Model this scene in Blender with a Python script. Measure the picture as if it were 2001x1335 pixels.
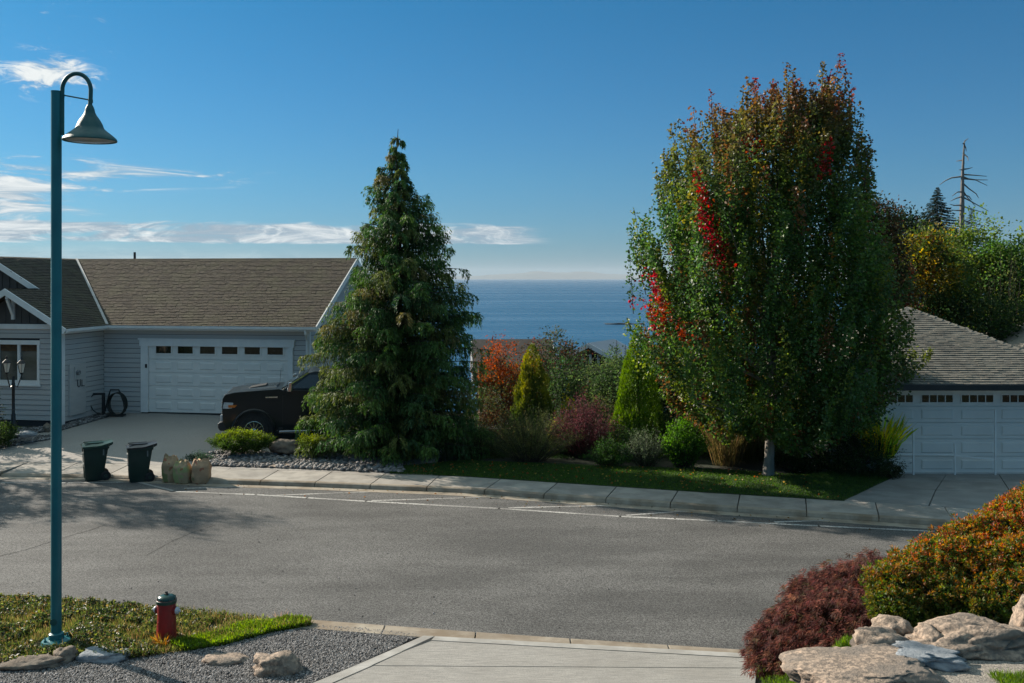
import bpy, bmesh, math, random
import numpy as np
from mathutils import Vector, noise as mnoise
for o in list(bpy.data.objects): bpy.data.objects.remove(o, do_unlink=True)
SC = bpy.context.scene
COL = SC.collection
R = math.radians
RNG = np.random.default_rng(7)
random.seed(7)
# ---------------------------------------------------------------- camera, world, sun, exposure
H = 5.6; F = 1945.0; CX = 1000.5; HY = 543.0          # eye height, focal length in photo pixels, optical axis column, horizon row
cam_d = bpy.data.cameras.new('camera'); cam = bpy.data.objects.new('camera', cam_d); COL.objects.link(cam)
cam.location = (0, 0, H); cam.rotation_euler = (R(90), 0, 0)
cam_d.sensor_width = 36; cam_d.lens = 36*F/2001.0
cam_d.shift_y = -(667.5-HY)/2001.0
cam_d.clip_start = 0.1; cam_d.clip_end = 200000
SC.camera = cam
SUN_EL = R(27.5); SUN_AZ = R(33)                         # shadows run to the right and 33 degrees towards the camera
sdir = Vector((-math.cos(SUN_AZ)*math.cos(SUN_EL), math.sin(SUN_AZ)*math.cos(SUN_EL), math.sin(SUN_EL)))
sun_d = bpy.data.lights.new('sun', 'SUN'); sun = bpy.data.objects.new('sun', sun_d); COL.objects.link(sun)
sun_d.energy = 4.0; sun_d.angle = R(0.53); sun_d.color = (1.0, 0.90, 0.77)
sun.rotation_euler = sdir.to_track_quat('Z', 'Y').to_euler(); sun.location = (0, 0, 60)
W = bpy.data.worlds.new('World'); SC.world = W; W.use_nodes = True
SC.view_settings.view_transform = 'Standard'; SC.view_settings.look = 'None'
SC.view_settings.gamma = 1; SC.view_settings.use_curve_mapping = False
SC.view_settings.exposure = 1.0
SC.render.engine = 'CYCLES'
SC.render.resolution_x = 1024; SC.render.resolution_y = 683

class NT:
    """small helper to wire nodes"""
    def __init__(s, nt): s.nt = nt; s.n = nt.nodes; s.l = nt.links
    def node(s, t, **kw):
        n = s.n.new(t)
        for k, v in kw.items(): setattr(n, k, v)
        return n
    def link(s, a, b): s.l.new(a, b)
    def val(s, sock, v):
        if isinstance(v, bpy.types.NodeSocket): s.l.new(v, sock)
        else: sock.default_value = v
    def math(s, op, a, b=0.0, c=None, clamp=False):
        n = s.n.new('ShaderNodeMath'); n.operation = op; n.use_clamp = clamp
        s.val(n.inputs[0], a); s.val(n.inputs[1], b)
        if c is not None: s.val(n.inputs[2], c)
        return n.outputs[0]
    def mix(s, f, a, b):
        n = s.n.new('ShaderNodeMix'); n.data_type = 'RGBA'
        s.val(n.inputs[0], f)
        s.val(n.inputs[6], a if isinstance(a, bpy.types.NodeSocket) else (*a, 1) if len(a) == 3 else a)
        s.val(n.inputs[7], b if isinstance(b, bpy.types.NodeSocket) else (*b, 1) if len(b) == 3 else b)
        return n.outputs[2]
    def noise(s, vec, scale, detail=4, rough=.55, dist=0.0):
        n = s.n.new('ShaderNodeTexNoise'); n.inputs['Scale'].default_value = scale
        n.inputs['Detail'].default_value = detail; n.inputs['Roughness'].default_value = rough
        n.inputs['Distortion'].default_value = dist
        if vec is not None: s.l.new(vec, n.inputs['Vector'])
        return n.outputs[0]
    def ramp(s, f, pts):
        n = s.n.new('ShaderNodeValToRGB'); cr = n.color_ramp
        while len(cr.elements) > 1: cr.elements.remove(cr.elements[-1])
        cr.elements[0].position = pts[0][0]; cr.elements[0].color = (*pts[0][1], 1)
        for p, c in pts[1:]:
            e = cr.elements.new(p); e.color = (*c, 1)
        s.l.new(f, n.inputs[0]); return n.outputs[0]
    def mapr(s, v, a, b, c=0.0, d=1.0, smooth=True):
        n = s.n.new('ShaderNodeMapRange'); n.interpolation_type = 'SMOOTHSTEP' if smooth else 'LINEAR'
        s.val(n.inputs[0], v); n.inputs[1].default_value = a; n.inputs[2].default_value = b
        n.inputs[3].default_value = c; n.inputs[4].default_value = d
        return n.outputs[0]
    def mapping(s, vec, scale=(1, 1, 1), rot=(0, 0, 0), loc=(0, 0, 0)):
        n = s.n.new('ShaderNodeMapping'); s.l.new(vec, n.inputs[0])
        n.inputs['Scale'].default_value = scale; n.inputs['Rotation'].default_value = rot; n.inputs['Location'].default_value = loc
        return n.outputs[0]

def build_world():
    g = NT(W.node_tree)
    for n in list(g.n): g.n.remove(n)
    out = g.node('ShaderNodeOutputWorld'); bg = g.node('ShaderNodeBackground')
    sky = g.node('ShaderNodeTexSky'); sky.sky_type = 'NISHITA'; sky.sun_disc = False
    sky.sun_elevation = SUN_EL; sky.sun_rotation = -(math.pi/2 - SUN_AZ)
    sky.altitude = 80; sky.air_density = 1.0; sky.dust_density = 0.5; sky.ozone_density = 3.0
    tc = g.node('ShaderNodeTexCoord'); sep = g.node('ShaderNodeSeparateXYZ'); g.link(tc.outputs['Generated'], sep.inputs[0])
    x, y, z = sep.outputs
    az = g.math('ARCTAN2', x, y)
    hl = g.math('SQRT', g.math('ADD', g.math('MULTIPLY', x, x), g.math('MULTIPLY', y, y)))
    el = g.math('DIVIDE', z, g.math('MAXIMUM', hl, .001))          # tangent of the elevation
    # clouds: streaks on a high flat layer towards the sun side, thin to nothing elsewhere
    cmb = g.node('ShaderNodeCombineXYZ'); g.link(az, cmb.inputs[0]); g.link(el, cmb.inputs[1])
    v1 = g.mapping(cmb.outputs[0], scale=(3.2, 26, 1), rot=(0, 0, R(-1.0)))
    n1 = g.math('ADD', g.math('MULTIPLY', g.math('SUBTRACT', g.noise(v1, 2.9, 10, .66, .9), .5), 1.7), .5)
    v2 = g.mapping(cmb.outputs[0], scale=(5, 13, 1), rot=(0, 0, R(20)), loc=(3.1, .3, 0))
    n2 = g.math('ADD', g.math('MULTIPLY', g.math('SUBTRACT', g.noise(v2, 4.6, 10, .66, 1.2), .5), 1.8), .5)
    def blob(a0, e0, sa, se):
        da = g.math('DIVIDE', g.math('SUBTRACT', az, a0), sa); de = g.math('DIVIDE', g.math('SUBTRACT', el, e0), se)
        r = g.math('ADD', g.math('MULTIPLY', da, da), g.math('MULTIPLY', de, de))
        return g.math('POWER', 2.718, g.math('MULTIPLY', r, -1.0))
    band = g.math('MULTIPLY', g.mapr(el, .030, .036), g.mapr(el, .058, .048))
    band = g.math('MULTIPLY', band, g.mapr(az, .085, -.03))
    up = g.math('MAXIMUM', blob(-.47, .074, .085, .024), g.math('MULTIPLY', blob(-.40, .098, .13, .014), .75))
    lay = g.math('MAXIMUM', g.math('MULTIPLY', band, 1.0), up)
    c1 = g.mapr(g.math('ADD', n1, g.math('MULTIPLY', lay, .52)), .66, 1.02)
    c1 = g.math('MULTIPLY', c1, g.mapr(lay, .04, .35))
    puff = blob(-.435, .186, .040, .022)
    c2 = g.mapr(g.math('ADD', n2, g.math('MULTIPLY', puff, .56)), .68, 1.06)
    c2 = g.math('MULTIPLY', c2, g.mapr(puff, .08, .5))
    wisp = g.math('MULTIPLY', g.mapr(n2, .66, 1.0), g.math('MULTIPLY', g.mapr(az, -.30, -.52), .5))
    wisp = g.math('MULTIPLY', wisp, g.mapr(el, .10, .2))
    low = g.math('MULTIPLY', g.mapr(el, .036, .012), g.mapr(az, -.02, -.40, 0, .45))
    cov = g.math('MAXIMUM', g.math('MAXIMUM', c1, c2), g.math('MAXIMUM', wisp, low))
    cov = g.math('MULTIPLY', cov, g.mapr(el, -.002, .012))
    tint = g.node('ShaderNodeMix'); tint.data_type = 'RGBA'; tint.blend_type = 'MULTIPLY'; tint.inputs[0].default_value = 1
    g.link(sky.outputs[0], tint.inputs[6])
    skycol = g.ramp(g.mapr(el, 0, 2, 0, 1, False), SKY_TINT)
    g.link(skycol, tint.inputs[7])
    shade = g.mapr(g.math('MAXIMUM', g.math('ADD', n1, g.math('MULTIPLY', up, .15)), g.math('ADD', n2, g.math('MULTIPLY', puff, .25))), .42, .85)
    ccol = g.mix(shade, CLOUD_LO, CLOUD_HI)
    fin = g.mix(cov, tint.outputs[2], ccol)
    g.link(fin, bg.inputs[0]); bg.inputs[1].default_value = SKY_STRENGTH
    g.link(bg.outputs[0], out.inputs[0])
SKY_STRENGTH = 0.10
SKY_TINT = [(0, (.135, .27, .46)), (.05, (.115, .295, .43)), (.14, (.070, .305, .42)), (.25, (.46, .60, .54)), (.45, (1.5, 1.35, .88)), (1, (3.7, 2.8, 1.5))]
CLOUD_LO = (1.55, 2.1, 2.6); CLOUD_HI = (4.4, 4.6, 4.6)
build_world()

# ---------------------------------------------------------------- placing
def at(px, py, Z=0.0):
    Y = F*(H-Z)/(py-HY); return Vector(((px-CX)*Y/F, Y, Z))
def atY(px, py, Y):
    return Vector(((px-CX)*Y/F, Y, H-(py-HY)*Y/F))
def sm(x, a, b):
    t = np.clip((x-a)/(b-a), 0, 1); return t*t*(3-2*t)
KERB = [at(-700, 915), at(-300, 925), at(0, 932), at(205, 935), at(410, 946), at(600, 952), at(900, 964), at(1150, 982), at(1400, 1000), at(1660, 1017), at(1830, 1029), at(2100, 1046), at(2600, 1075)]
KX = [p.x for p in KERB]; KY = [p.y for p in KERB]
NEAR = [at(-900, 1090), at(-400, 1140), at(0, 1168), at(300, 1190), at(600, 1216), at(1000, 1246), at(1470, 1277), at(2100, 1312), at(3000, 1350)]
NX = [p.x for p in NEAR]; NY = [p.y for p in NEAR]
def kerbY(x): return np.interp(x, KX, KY)
def nearY(x): return np.interp(x, NX, NY)
SWW = 1.42                                             # sidewalk and kerb together
def driveZ(Y): return .13+.062*np.clip(Y-29.2, 0, 7.9)
def G(x, y):
    """height of the ground sheet"""
    x = np.asarray(x, float); y = np.asarray(y, float)
    k = kerbY(x)+SWW; n = nearY(x)
    far = .115+0*x
    left = np.clip(driveZ(y)-.03, 0, 1)
    wl = sm(-x, 3.5, 8.0)
    far = far*(1-wl)+left*wl
    fall = np.clip(y-35.5, 0, 1e9)*.135
    far = far-fall*(1-sm(-x, 5.0, 9.0)*(1-sm(y, 52, 60)))
    wr = sm(x, 7.6, 8.6)*(1-sm(y, 32, 36))
    far = far*(1-wr)+(-.12)*wr
    far = np.maximum(far, -90)
    near = -.02+0*x+np.clip(12.9-y, 0, 13)*.25
    bank = np.clip(2.2*(13.7-y)/4.4, 0, 2.2)*sm(x-(.257*y-.15), 0, .9)
    bank2 = 2.2*(1-sm(y, 11.6, 14.4))*sm(x, 4.1, 5.0)
    near = np.maximum(near, np.maximum(bank, bank2))
    road = -.07
    t1 = sm(y, k-.5, k-.2); t2 = 1-sm(y, n-.25, n-.05)
    return near*t2+(1-t2)*(far*t1+road*(1-t1))

# ---------------------------------------------------------------- materials
MATS = {}
def mat(name, c1, c2=None, scale=3.0, rough=.7, bump=0.0, bscale=None, metal=0.0, detail=6, c3=None, s3=.6, coat=0.0, spec=.5, stretch=(1, 1, 1), contrast=(.35, .65), obj_var=0.0):
    if name in MATS: return MATS[name]
    m = bpy.data.materials.new(name); m.use_nodes = True; g = NT(m.node_tree)
    bs = g.n['Principled BSDF']; bs.inputs['Roughness'].default_value = rough; bs.inputs['Metallic'].default_value = metal
    bs.inputs['Coat Weight'].default_value = coat; bs.inputs['Specular IOR Level'].default_value = spec
    bs.inputs['Coat Roughness'].default_value = .08
    tc = g.node('ShaderNodeTexCoord'); vec = g.mapping(tc.outputs['Object'], scale=stretch)
    if c2 is None: c2 = tuple(min(1, c*.82) for c in c1)
    f = g.mapr(g.noise(vec, scale, detail), *contrast)
    col = g.mix(f, c1, c2)
    if c3 is not None:
        f3 = g.mapr(g.noise(vec, s3, 5, .6), .42, .68); col = g.mix(f3, col, c3)
    if obj_var:
        oi = g.node('ShaderNodeObjectInfo')
        hsv = g.node('ShaderNodeHueSaturation'); g.link(col, hsv.inputs['Color'])
        g.link(g.mapr(oi.outputs['Random'], 0, 1, 1-obj_var, 1+obj_var, False), hsv.inputs['Value']); col = hsv.outputs[0]
    g.link(col, bs.inputs['Base Color'])
    if bump:
        b = g.node('ShaderNodeBump'); b.inputs['Strength'].default_value = min(1, bump); b.inputs['Distance'].default_value = .02
        g.link(g.noise(vec, bscale or scale*4, 8, .65), b.inputs['Height']); g.link(b.outputs[0], bs.inputs['Normal'])
    MATS[name] = m; return m

def leafmat(name, trans=.4, rough=.45, spec=.5, gain=1.0):
    if name in MATS: return MATS[name]
    m = bpy.data.materials.new(name); m.use_nodes = True; g = NT(m.node_tree)
    bs = g.n['Principled BSDF']; out = g.n['Material Output']
    at_ = g.node('ShaderNodeAttribute'); at_.attribute_name = 'Col'
    tc = g.node('ShaderNodeTexCoord')
    v = g.mapr(g.noise(tc.outputs['Object'], 6.0, 3), .3, .7, .75, 1.25)
    mul = g.node('ShaderNodeMix'); mul.data_type = 'RGBA'; mul.blend_type = 'MULTIPLY'; mul.inputs[0].default_value = 1
    g.link(at_.outputs['Color'], mul.inputs[6]); cc = g.node('ShaderNodeCombineColor')
    for i in range(3): g.link(v, cc.inputs[i])
    g.link(cc.outputs[0], mul.inputs[7]); col = mul.outputs[2]
    g.link(col, bs.inputs['Base Color']); bs.inputs['Roughness'].default_value = rough; bs.inputs['Specular IOR Level'].default_value = spec
    tr = g.node('ShaderNodeBsdfTranslucent'); hs = g.node('ShaderNodeHueSaturation'); g.link(col, hs.inputs['Color'])
    hs.inputs['Saturation'].default_value = 1.15; hs.inputs['Value'].default_value = 2.1
    g.link(hs.outputs[0], tr.inputs[0])
    mx = g.node('ShaderNodeMixShader'); mx.inputs[0].default_value = trans
    g.link(bs.outputs[0], mx.inputs[1]); g.link(tr.outputs[0], mx.inputs[2]); g.link(mx.outputs[0], out.inputs[0])
    MATS[name] = m; return m

# ---------------------------------------------------------------- mesh building
class MB:
    def __init__(s): s.v = []; s.f = []
    def add(s, vs, fs):
        o = len(s.v); s.v += [tuple(v) for v in vs]; s.f += [tuple(i+o for i in f) for f in fs]; return s
    def box(s, x0, x1, y0, y1, z0, z1, taper=0.0):
        t = taper
        vs = [(x0, y0, z0), (x1, y0, z0), (x1, y1, z0), (x0, y1, z0), (x0+t, y0+t, z1), (x1-t, y0+t, z1), (x1-t, y1-t, z1), (x0+t, y1-t, z1)]
        return s.add(vs, [(3, 2, 1, 0), (4, 5, 6, 7), (0, 1, 5, 4), (1, 2, 6, 5), (2, 3, 7, 6), (3, 0, 4, 7)])
    def hexa(s, b, t):
        return s.add(list(b)+list(t), [(3, 2, 1, 0), (4, 5, 6, 7), (0, 1, 5, 4), (1, 2, 6, 5), (2, 3, 7, 6), (3, 0, 4, 7)])
    def bar(s, a, b, w, h=None, up=(0, 0, 1)):
        h = h or w; a = Vector(a); b = Vector(b); d = (b-a).normalized(); u = Vector(up)
        if abs(d.dot(u)) > .98: u = Vector((1, 0, 0))
        x = d.cross(u).normalized()*w/2; y = x.cross(d).normalized()*h/2
        return s.hexa([a-x-y, a+x-y, a+x+y, a-x+y], [b-x-y, b+x-y, b+x+y, b-x+y])
    def tube(s, pts, rad, n=8, cap=True):
        pts = [Vector(p) for p in pts]
        if not hasattr(rad, '__len__'): rad = [rad]*len(pts)
        o = len(s.v); ref = None
        for i, p in enumerate(pts):
            d = (pts[min(i+1, len(pts)-1)]-pts[max(i-1, 0)]).normalized()
            if ref is None:
                ref = Vector((1, 0, 0)) if abs(d.x) < .9 else Vector((0, 1, 0))
            x = (ref-d*ref.dot(d)).normalized(); y = d.cross(x); ref = x
            for k in range(n):
                a = 2*math.pi*k/n; s.v.append(tuple(p+(x*math.cos(a)+y*math.sin(a))*rad[i]))
        for i in range(len(pts)-1):
            for k in range(n):
                a = o+i*n+k; b = o+i*n+(k+1) % n; s.f.append((a, b, b+n, a+n))
        if cap:
            s.f.append(tuple(o+k for k in reversed(range(n)))); s.f.append(tuple(o+(len(pts)-1)*n+k for k in range(n)))
        return s
    def lathe(s, prof, c=(0, 0, 0), n=24, axis='z', cap=True):
        o = len(s.v)
        for r, z in prof:
            for k in range(n):
                a = 2*math.pi*k/n; p = (r*math.cos(a), r*math.sin(a), z)
                if axis == 'x': p = (z, p[0], p[1])
                if axis == 'y': p = (p[1], z, p[0])
                s.v.append((p[0]+c[0], p[1]+c[1], p[2]+c[2]))
        for i in range(len(prof)-1):
            for k in range(n):
                a = o+i*n+k; b = o+i*n+(k+1) % n; s.f.append((a, b, b+n, a+n))
        if cap:
            s.f.append(tuple(o+k for k in reversed(range(n)))); s.f.append(tuple(o+(len(prof)-1)*n+k for k in range(n)))
        return s
    def prism(s, poly, d0, d1, axis='y'):
        """polygon in the plane across `axis`, pushed from d0 to d1"""
        def P(a, b, d): return (a, d, b) if axis == 'y' else (d, a, b) if axis == 'x' else (a, b, d)
        n = len(poly); vs = [P(a, b, d0) for a, b in poly]+[P(a, b, d1) for a, b in poly]
        fs = [tuple(range(n)), tuple(reversed(range(n, 2*n)))]+[(i, i+n, (i+1) % n+n, (i+1) % n) for i in range(n)]
        return s.add(vs, fs)
    def slab(s, pts, th):
        """3-D polygon thickened downwards"""
        n = len(pts); vs = [tuple(p) for p in pts]+[(p[0], p[1], p[2]-th) for p in pts]
        return s.add(vs, [tuple(range(n)), tuple(reversed(range(n, 2*n)))]+[(i, i+n, (i+1) % n+n, (i+1) % n) for i in range(n)])
    def mesh(s, name='mesh', smooth=False):
        me = bpy.data.meshes.new(name); me.from_pydata(s.v, [], s.f); me.validate(); 
        bm = bmesh.new(); bm.from_mesh(me); bmesh.ops.recalc_face_normals(bm, faces=bm.faces); bm.to_mesh(me); bm.free()
        if smooth: me.shade_smooth()
        return me
def obj(name, m, material, parent=None, smooth=False, bevel=0.0, loc=None, rot=None, scale=None, kind=None, label=None, auto=None):
    me = m.mesh(name, smooth) if isinstance(m, MB) else m
    if material is not None and not me.materials: me.materials.append(material)
    o = bpy.data.objects.new(name, me); COL.objects.link(o)
    if parent is not None: o.parent = parent
    if loc is not None: o.location = loc
    if rot is not None: o.rotation_euler = rot
    if scale is not None: o.scale = scale
    if bevel:
        b = o.modifiers.new('bevel', 'BEVEL'); b.width = bevel; b.segments = 2; b.limit_method = 'ANGLE'; b.angle_limit = R(35)
        for p in me.polygons: p.use_smooth = True
        b.harden_normals = True
    elif smooth:
        try: me.set_sharp_from_angle(angle=R(38))
        except Exception: pass
    if kind: o['kind'] = kind
    if label: o['label'] = label
    return o
def tag(o, label, cat, group=None):
    o['label'] = label; o['category'] = cat
    if group: o['group'] = group
    return o
def thing(name, loc, label, cat, rotz=0.0, group=None):
    o = bpy.data.objects.new(name, None); COL.objects.link(o); o.location = loc; o.rotation_euler = (0, 0, rotz)
    o.empty_display_size = .2
    return tag(o, label, cat, group)
def copy_tree(o, loc, rotz, label, scale=1.0):
    c = o.copy(); COL.objects.link(c); c.location = loc; c.rotation_euler = (0, 0, rotz); c.scale = (scale,)*3; c['label'] = label
    for ch in [x for x in bpy.data.objects if x.parent == o]:
        d = ch.copy(); COL.objects.link(d); d.parent = c
        for gch in [x for x in bpy.data.objects if x.parent == ch]:
            e = gch.copy(); COL.objects.link(e); e.parent = d
    return c
def structure(name, m, material, **kw): return obj(name, m, material, kind='structure', **kw)

def unit(v): return v/np.maximum(np.linalg.norm(v, axis=-1, keepdims=True), 1e-9)
def rdir(n): return unit(RNG.normal(size=(n, 3)))
def leaves_mesh(name, P, D, L, Wd, C, nrm=None, fold=.25, pos=.5):
    """every leaf is one folded rhombus of two triangles with its own colour"""
    N = len(P); D = unit(D)
    if nrm is None: nrm = rdir(N)
    S = unit(np.cross(D, nrm)+1e-6); Nn = unit(np.cross(S, D))
    L = np.broadcast_to(L, (N,))[:, None]; Wd = np.broadcast_to(Wd, (N,))[:, None]
    mid = P+D*L*pos+Nn*Wd*fold
    V = np.stack([P, mid-S*Wd/2, P+D*L, mid+S*Wd/2], 1).reshape(-1, 3).astype(np.float32)
    base = np.arange(N)*4
    tri = np.stack([base, base+1, base+2, base, base+2, base+3], 1).reshape(-1).astype(np.int32)
    me = bpy.data.meshes.new(name)
    me.vertices.add(4*N); me.vertices.foreach_set('co', V.ravel())
    me.loops.add(len(tri)); me.loops.foreach_set('vertex_index', tri)
    nf = 2*N; me.polygons.add(nf)
    me.polygons.foreach_set('loop_start', np.arange(nf, dtype=np.int32)*3)
    me.update(calc_edges=True)
    ca = me.color_attributes.new('Col', 'FLOAT_COLOR', 'POINT')
    CC = np.ones((N, 4, 4), np.float32); CC[:, :, :3] = np.asarray(C)[:, None, :]
    ca.data.foreach_set('color', CC.ravel())
    return me
def palette(N, cols, w=None, jit=.18):
    cols = np.array(cols, float); i = RNG.choice(len(cols), N, p=None if w is None else np.array(w)/sum(w))
    return np.clip(cols[i]*(1+RNG.normal(size=(N, 1))*jit)*(1+RNG.normal(size=(N, 3))*jit*.3), .002, .9)
GREEN = (.045, .085, .022); DGREEN = (.022, .048, .018); OLIVE = (.085, .095, .022); YGREEN = (.14, .20, .025); BROWNRED = (.11, .045, .025)
RED = (.30, .018, .018); ORANGE = (.33, .10, .02); YELLOW = (.40, .28, .03); PURPLE = (.075, .022, .03); GOLD = (.26, .23, .03)
# ---------------------------------------------------------------- ground, road, sea
def grid_mesh(xs, ys, fz):
    X, Y = np.meshgrid(xs, ys); Z = fz(X, Y)
    V = np.stack([X, Y, Z], -1).reshape(-1, 3); nx, ny = len(xs), len(ys)
    i = (np.arange(ny-1)[:, None]*nx+np.arange(nx-1)[None]).ravel()
    Fq = np.stack([i, i+1, i+nx+1, i+nx], 1)
    me = bpy.data.meshes.new('sheet'); me.from_pydata(V.tolist(), [], Fq.tolist()); me.shade_smooth(); return me
m_soil = mat('soil', (.024, .019, .013), (.018, .026, .010), .8, .95, .6, 14, c3=(.015, .020, .009), s3=.25)
xs = np.concatenate([-np.geomspace(9000, 45, 24), np.arange(-42, 42.1, .35), np.geomspace(45, 9000, 24)])
ys = np.concatenate([[-300, -120, -60, -30, -15], np.arange(-8, 60, .35), np.geomspace(60, 1500, 40)])
structure('ground', grid_mesh(xs, ys, G), m_soil)

def sea_mat():
    m = bpy.data.materials.new('sea_water'); m.use_nodes = True; g = NT(m.node_tree); bs = g.n['Principled BSDF']
    tc = g.node('ShaderNodeTexCoord'); o = tc.outputs['Object']
    big = g.noise(g.mapping(o, scale=(.00035, .0022, 1)), 1.0, 6, .6)
    big2 = g.noise(g.mapping(o, scale=(.0009, .009, 1)), 1.0, 5, .6)
    mixn = g.math('ADD', g.math('MULTIPLY', big, .6), g.math('MULTIPLY', big2, .4))
    bs.inputs['IOR'].default_value = 1.33
    g.link(g.mix(g.mapr(mixn, .4, .6), (.004, .045, .095), (.008, .07, .14)), bs.inputs['Base Color'])
    g.link(g.mapr(mixn, .42, .6, .22, .40), bs.inputs['Roughness'])
    b = g.node('ShaderNodeBump'); b.inputs['Strength'].default_value = .7; b.inputs['Distance'].default_value = .6
    g.link(g.noise(g.mapping(o, scale=(.06, .13, 1)), 1.0, 7, .65), b.inputs['Height']); g.link(b.outputs[0], bs.inputs['Normal'])
    return m
SEA = -76.0
structure('sea', grid_mesh([-60000, -20000, -5000, 0, 5000, 20000, 60000], [560, 1200, 3000, 9000, 30000, 60000], lambda X, Y: SEA+0*X), sea_mat())

# far shore: faint mountain ranges
def range_mesh(Y0, pts, depth):
    """ridge with real depth: front foot, crest, back foot"""
    x = np.linspace(pts[0][0], pts[-1][0], 260); h = np.interp(x, [p[0] for p in pts], [p[1] for p in pts])
    rows = []
    for t, k in ((0, 0), (.25, .45), (.5, 1), (.75, .5), (1, 0)):
        z = np.array([h[i]*k*(1+.16*mnoise.noise((xi/1500, t*3, Y0))+.10*mnoise.noise((xi/420, t*5, 1))) for i, xi in enumerate(x)])
        rows.append(np.stack([x, np.full_like(x, Y0+depth*t), SEA+z-(5 if k == 0 else 0)], 1))
    V = np.concatenate(rows); nx = len(x); i = (np.arange(4)[:, None]*nx+np.arange(nx-1)[None]).ravel()
    me = bpy.data.meshes.new('range'); me.from_pydata(V.tolist(), [], np.stack([i, i+1, i+nx+1, i+nx], 1).tolist()); me.shade_smooth(); return me
m_far = mat('far_forest', (.05, .07, .06), (.07, .08, .07), .001, .95)
structure('distant_mountains', range_mesh(52000, [(-36000, 60), (-20000, 260), (-12000, 150), (-5000, 120), (-2200, 170), (-900, 260), (200, 330), (1200, 470), (2400, 360), (3500, 450), (4800, 330), (7000, 200), (12000, 290), (22000, 180), (36000, 60)], 6000), m_far)

def strip(name, line_x, lo, hi, z, material, kind='structure', n=220):
    """sheet between two curves over a span of x"""
    x = np.linspace(line_x[0], line_x[1], n); a = lo(x); b = hi(x)
    V = []; Fq = []
    K = 12
    for j in range(K+1):
        t = j/K
        for i in range(n): V.append((x[i], a[i]*(1-t)+b[i]*t, z))
    for j in range(K):
        for i in range(n-1):
            q = j*n+i; Fq.append((q, q+1, q+1+n, q+n))
    me = bpy.data.meshes.new(name); me.from_pydata(V, [], Fq)
    return obj(name, me, material, kind=kind)

def asphalt_mat():
    m = bpy.data.materials.new('asphalt'); m.use_nodes = True; g = NT(m.node_tree); bs = g.n['Principled BSDF']
    tc = g.node('ShaderNodeTexCoord'); o = tc.outputs['Object']
    vor = g.node('ShaderNodeTexVoronoi'); vor.inputs['Scale'].default_value = 70; g.link(o, vor.inputs['Vector'])
    bw = g.node('ShaderNodeSeparateColor'); g.link(vor.outputs['Color'], bw.inputs[0])
    fine = g.noise(o, 26, 5, .75)
    f = g.math('ADD', g.math('MULTIPLY', bw.outputs[0], .35), g.math('MULTIPLY', fine, .65))
    col = g.mix(g.mapr(f, .30, .72), (.040, .038, .036), (.185, .178, .168))
    pat = g.mapr(g.noise(g.mapping(o, scale=(.35, .9, 1), rot=(0, 0, R(-13))), .8, 6, .6), .35, .68, .74, 1.18)
    lane = g.mapr(g.noise(g.mapping(o, scale=(.05, .75, 1), rot=(0, 0, R(-12))), 1.2, 3), .42, .62, .93, 1.05)
    mul = g.node('ShaderNodeMix'); mul.data_type = 'RGBA'; mul.blend_type = 'MULTIPLY'; mul.inputs[0].default_value = 1
    g.link(col, mul.inputs[6]); cc = g.node('ShaderNodeCombineColor'); pv = g.math('MULTIPLY', pat, lane)
    for i in range(3): g.link(pv, cc.inputs[i])
    g.link(cc.outputs[0], mul.inputs[7])
    # a few oil drips and dark specks
    st = g.mapr(g.noise(o, 1.7, 3, .5), .70, .76)
    g.link(g.mix(g.math('MULTIPLY', st, .35), mul.outputs[2], (.03, .028, .027)), bs.inputs['Base Color'])
    bs.inputs['Roughness'].default_value = .82; bs.inputs['Specular IOR Level'].default_value = .35
    b = g.node('ShaderNodeBump'); b.inputs['Strength'].default_value = .55; b.inputs['Distance'].default_value = .012
    g.link(f, b.inputs['Height']); g.link(b.outputs[0], bs.inputs['Normal'])
    return m
strip('road', (-60, 60), lambda x: nearY(x)-.02, lambda x: kerbY(x)+.03, 0.0, asphalt_mat())

# ---------------------------------------------------------------- kerbs and sidewalk
m_conc = mat('sidewalk_concrete', (.37, .335, .29), (.29, .265, .235), 1.6, .85, .35, 60, c3=(.25, .225, .195), s3=2.2, obj_var=.09)
m_kerb = mat('kerb_concrete', (.34, .29, .225), (.25, .205, .155), 3, .88, .4, 50, c3=(.20, .15, .10), s3=1.2, obj_var=.08)
def knorm(x):
    d = Vector((1, (kerbY(x+.4)-kerbY(x-.4))/.8, 0)).normalized(); return Vector((-d.y, d.x, 0))
def kp(x, off, z):
    n = knorm(x); return Vector((x, float(kerbY(x)), z))+n*off
walk = structure('sidewalk', MB().slab([kp(x, .05, .05) for x in np.linspace(-24, 17, 60)]+[kp(x, SWW-.05, .05) for x in np.linspace(17, -24, 60)], .1), m_kerb)
kerb = structure('kerb', MB().slab([kp(x, -.30, .004) for x in np.linspace(-24, 17, 80)]+[kp(x, .02, .012) for x in np.linspace(17, -24, 80)], .06), m_kerb)
jx = [-22+1.52*i for i in range(26)]
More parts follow.
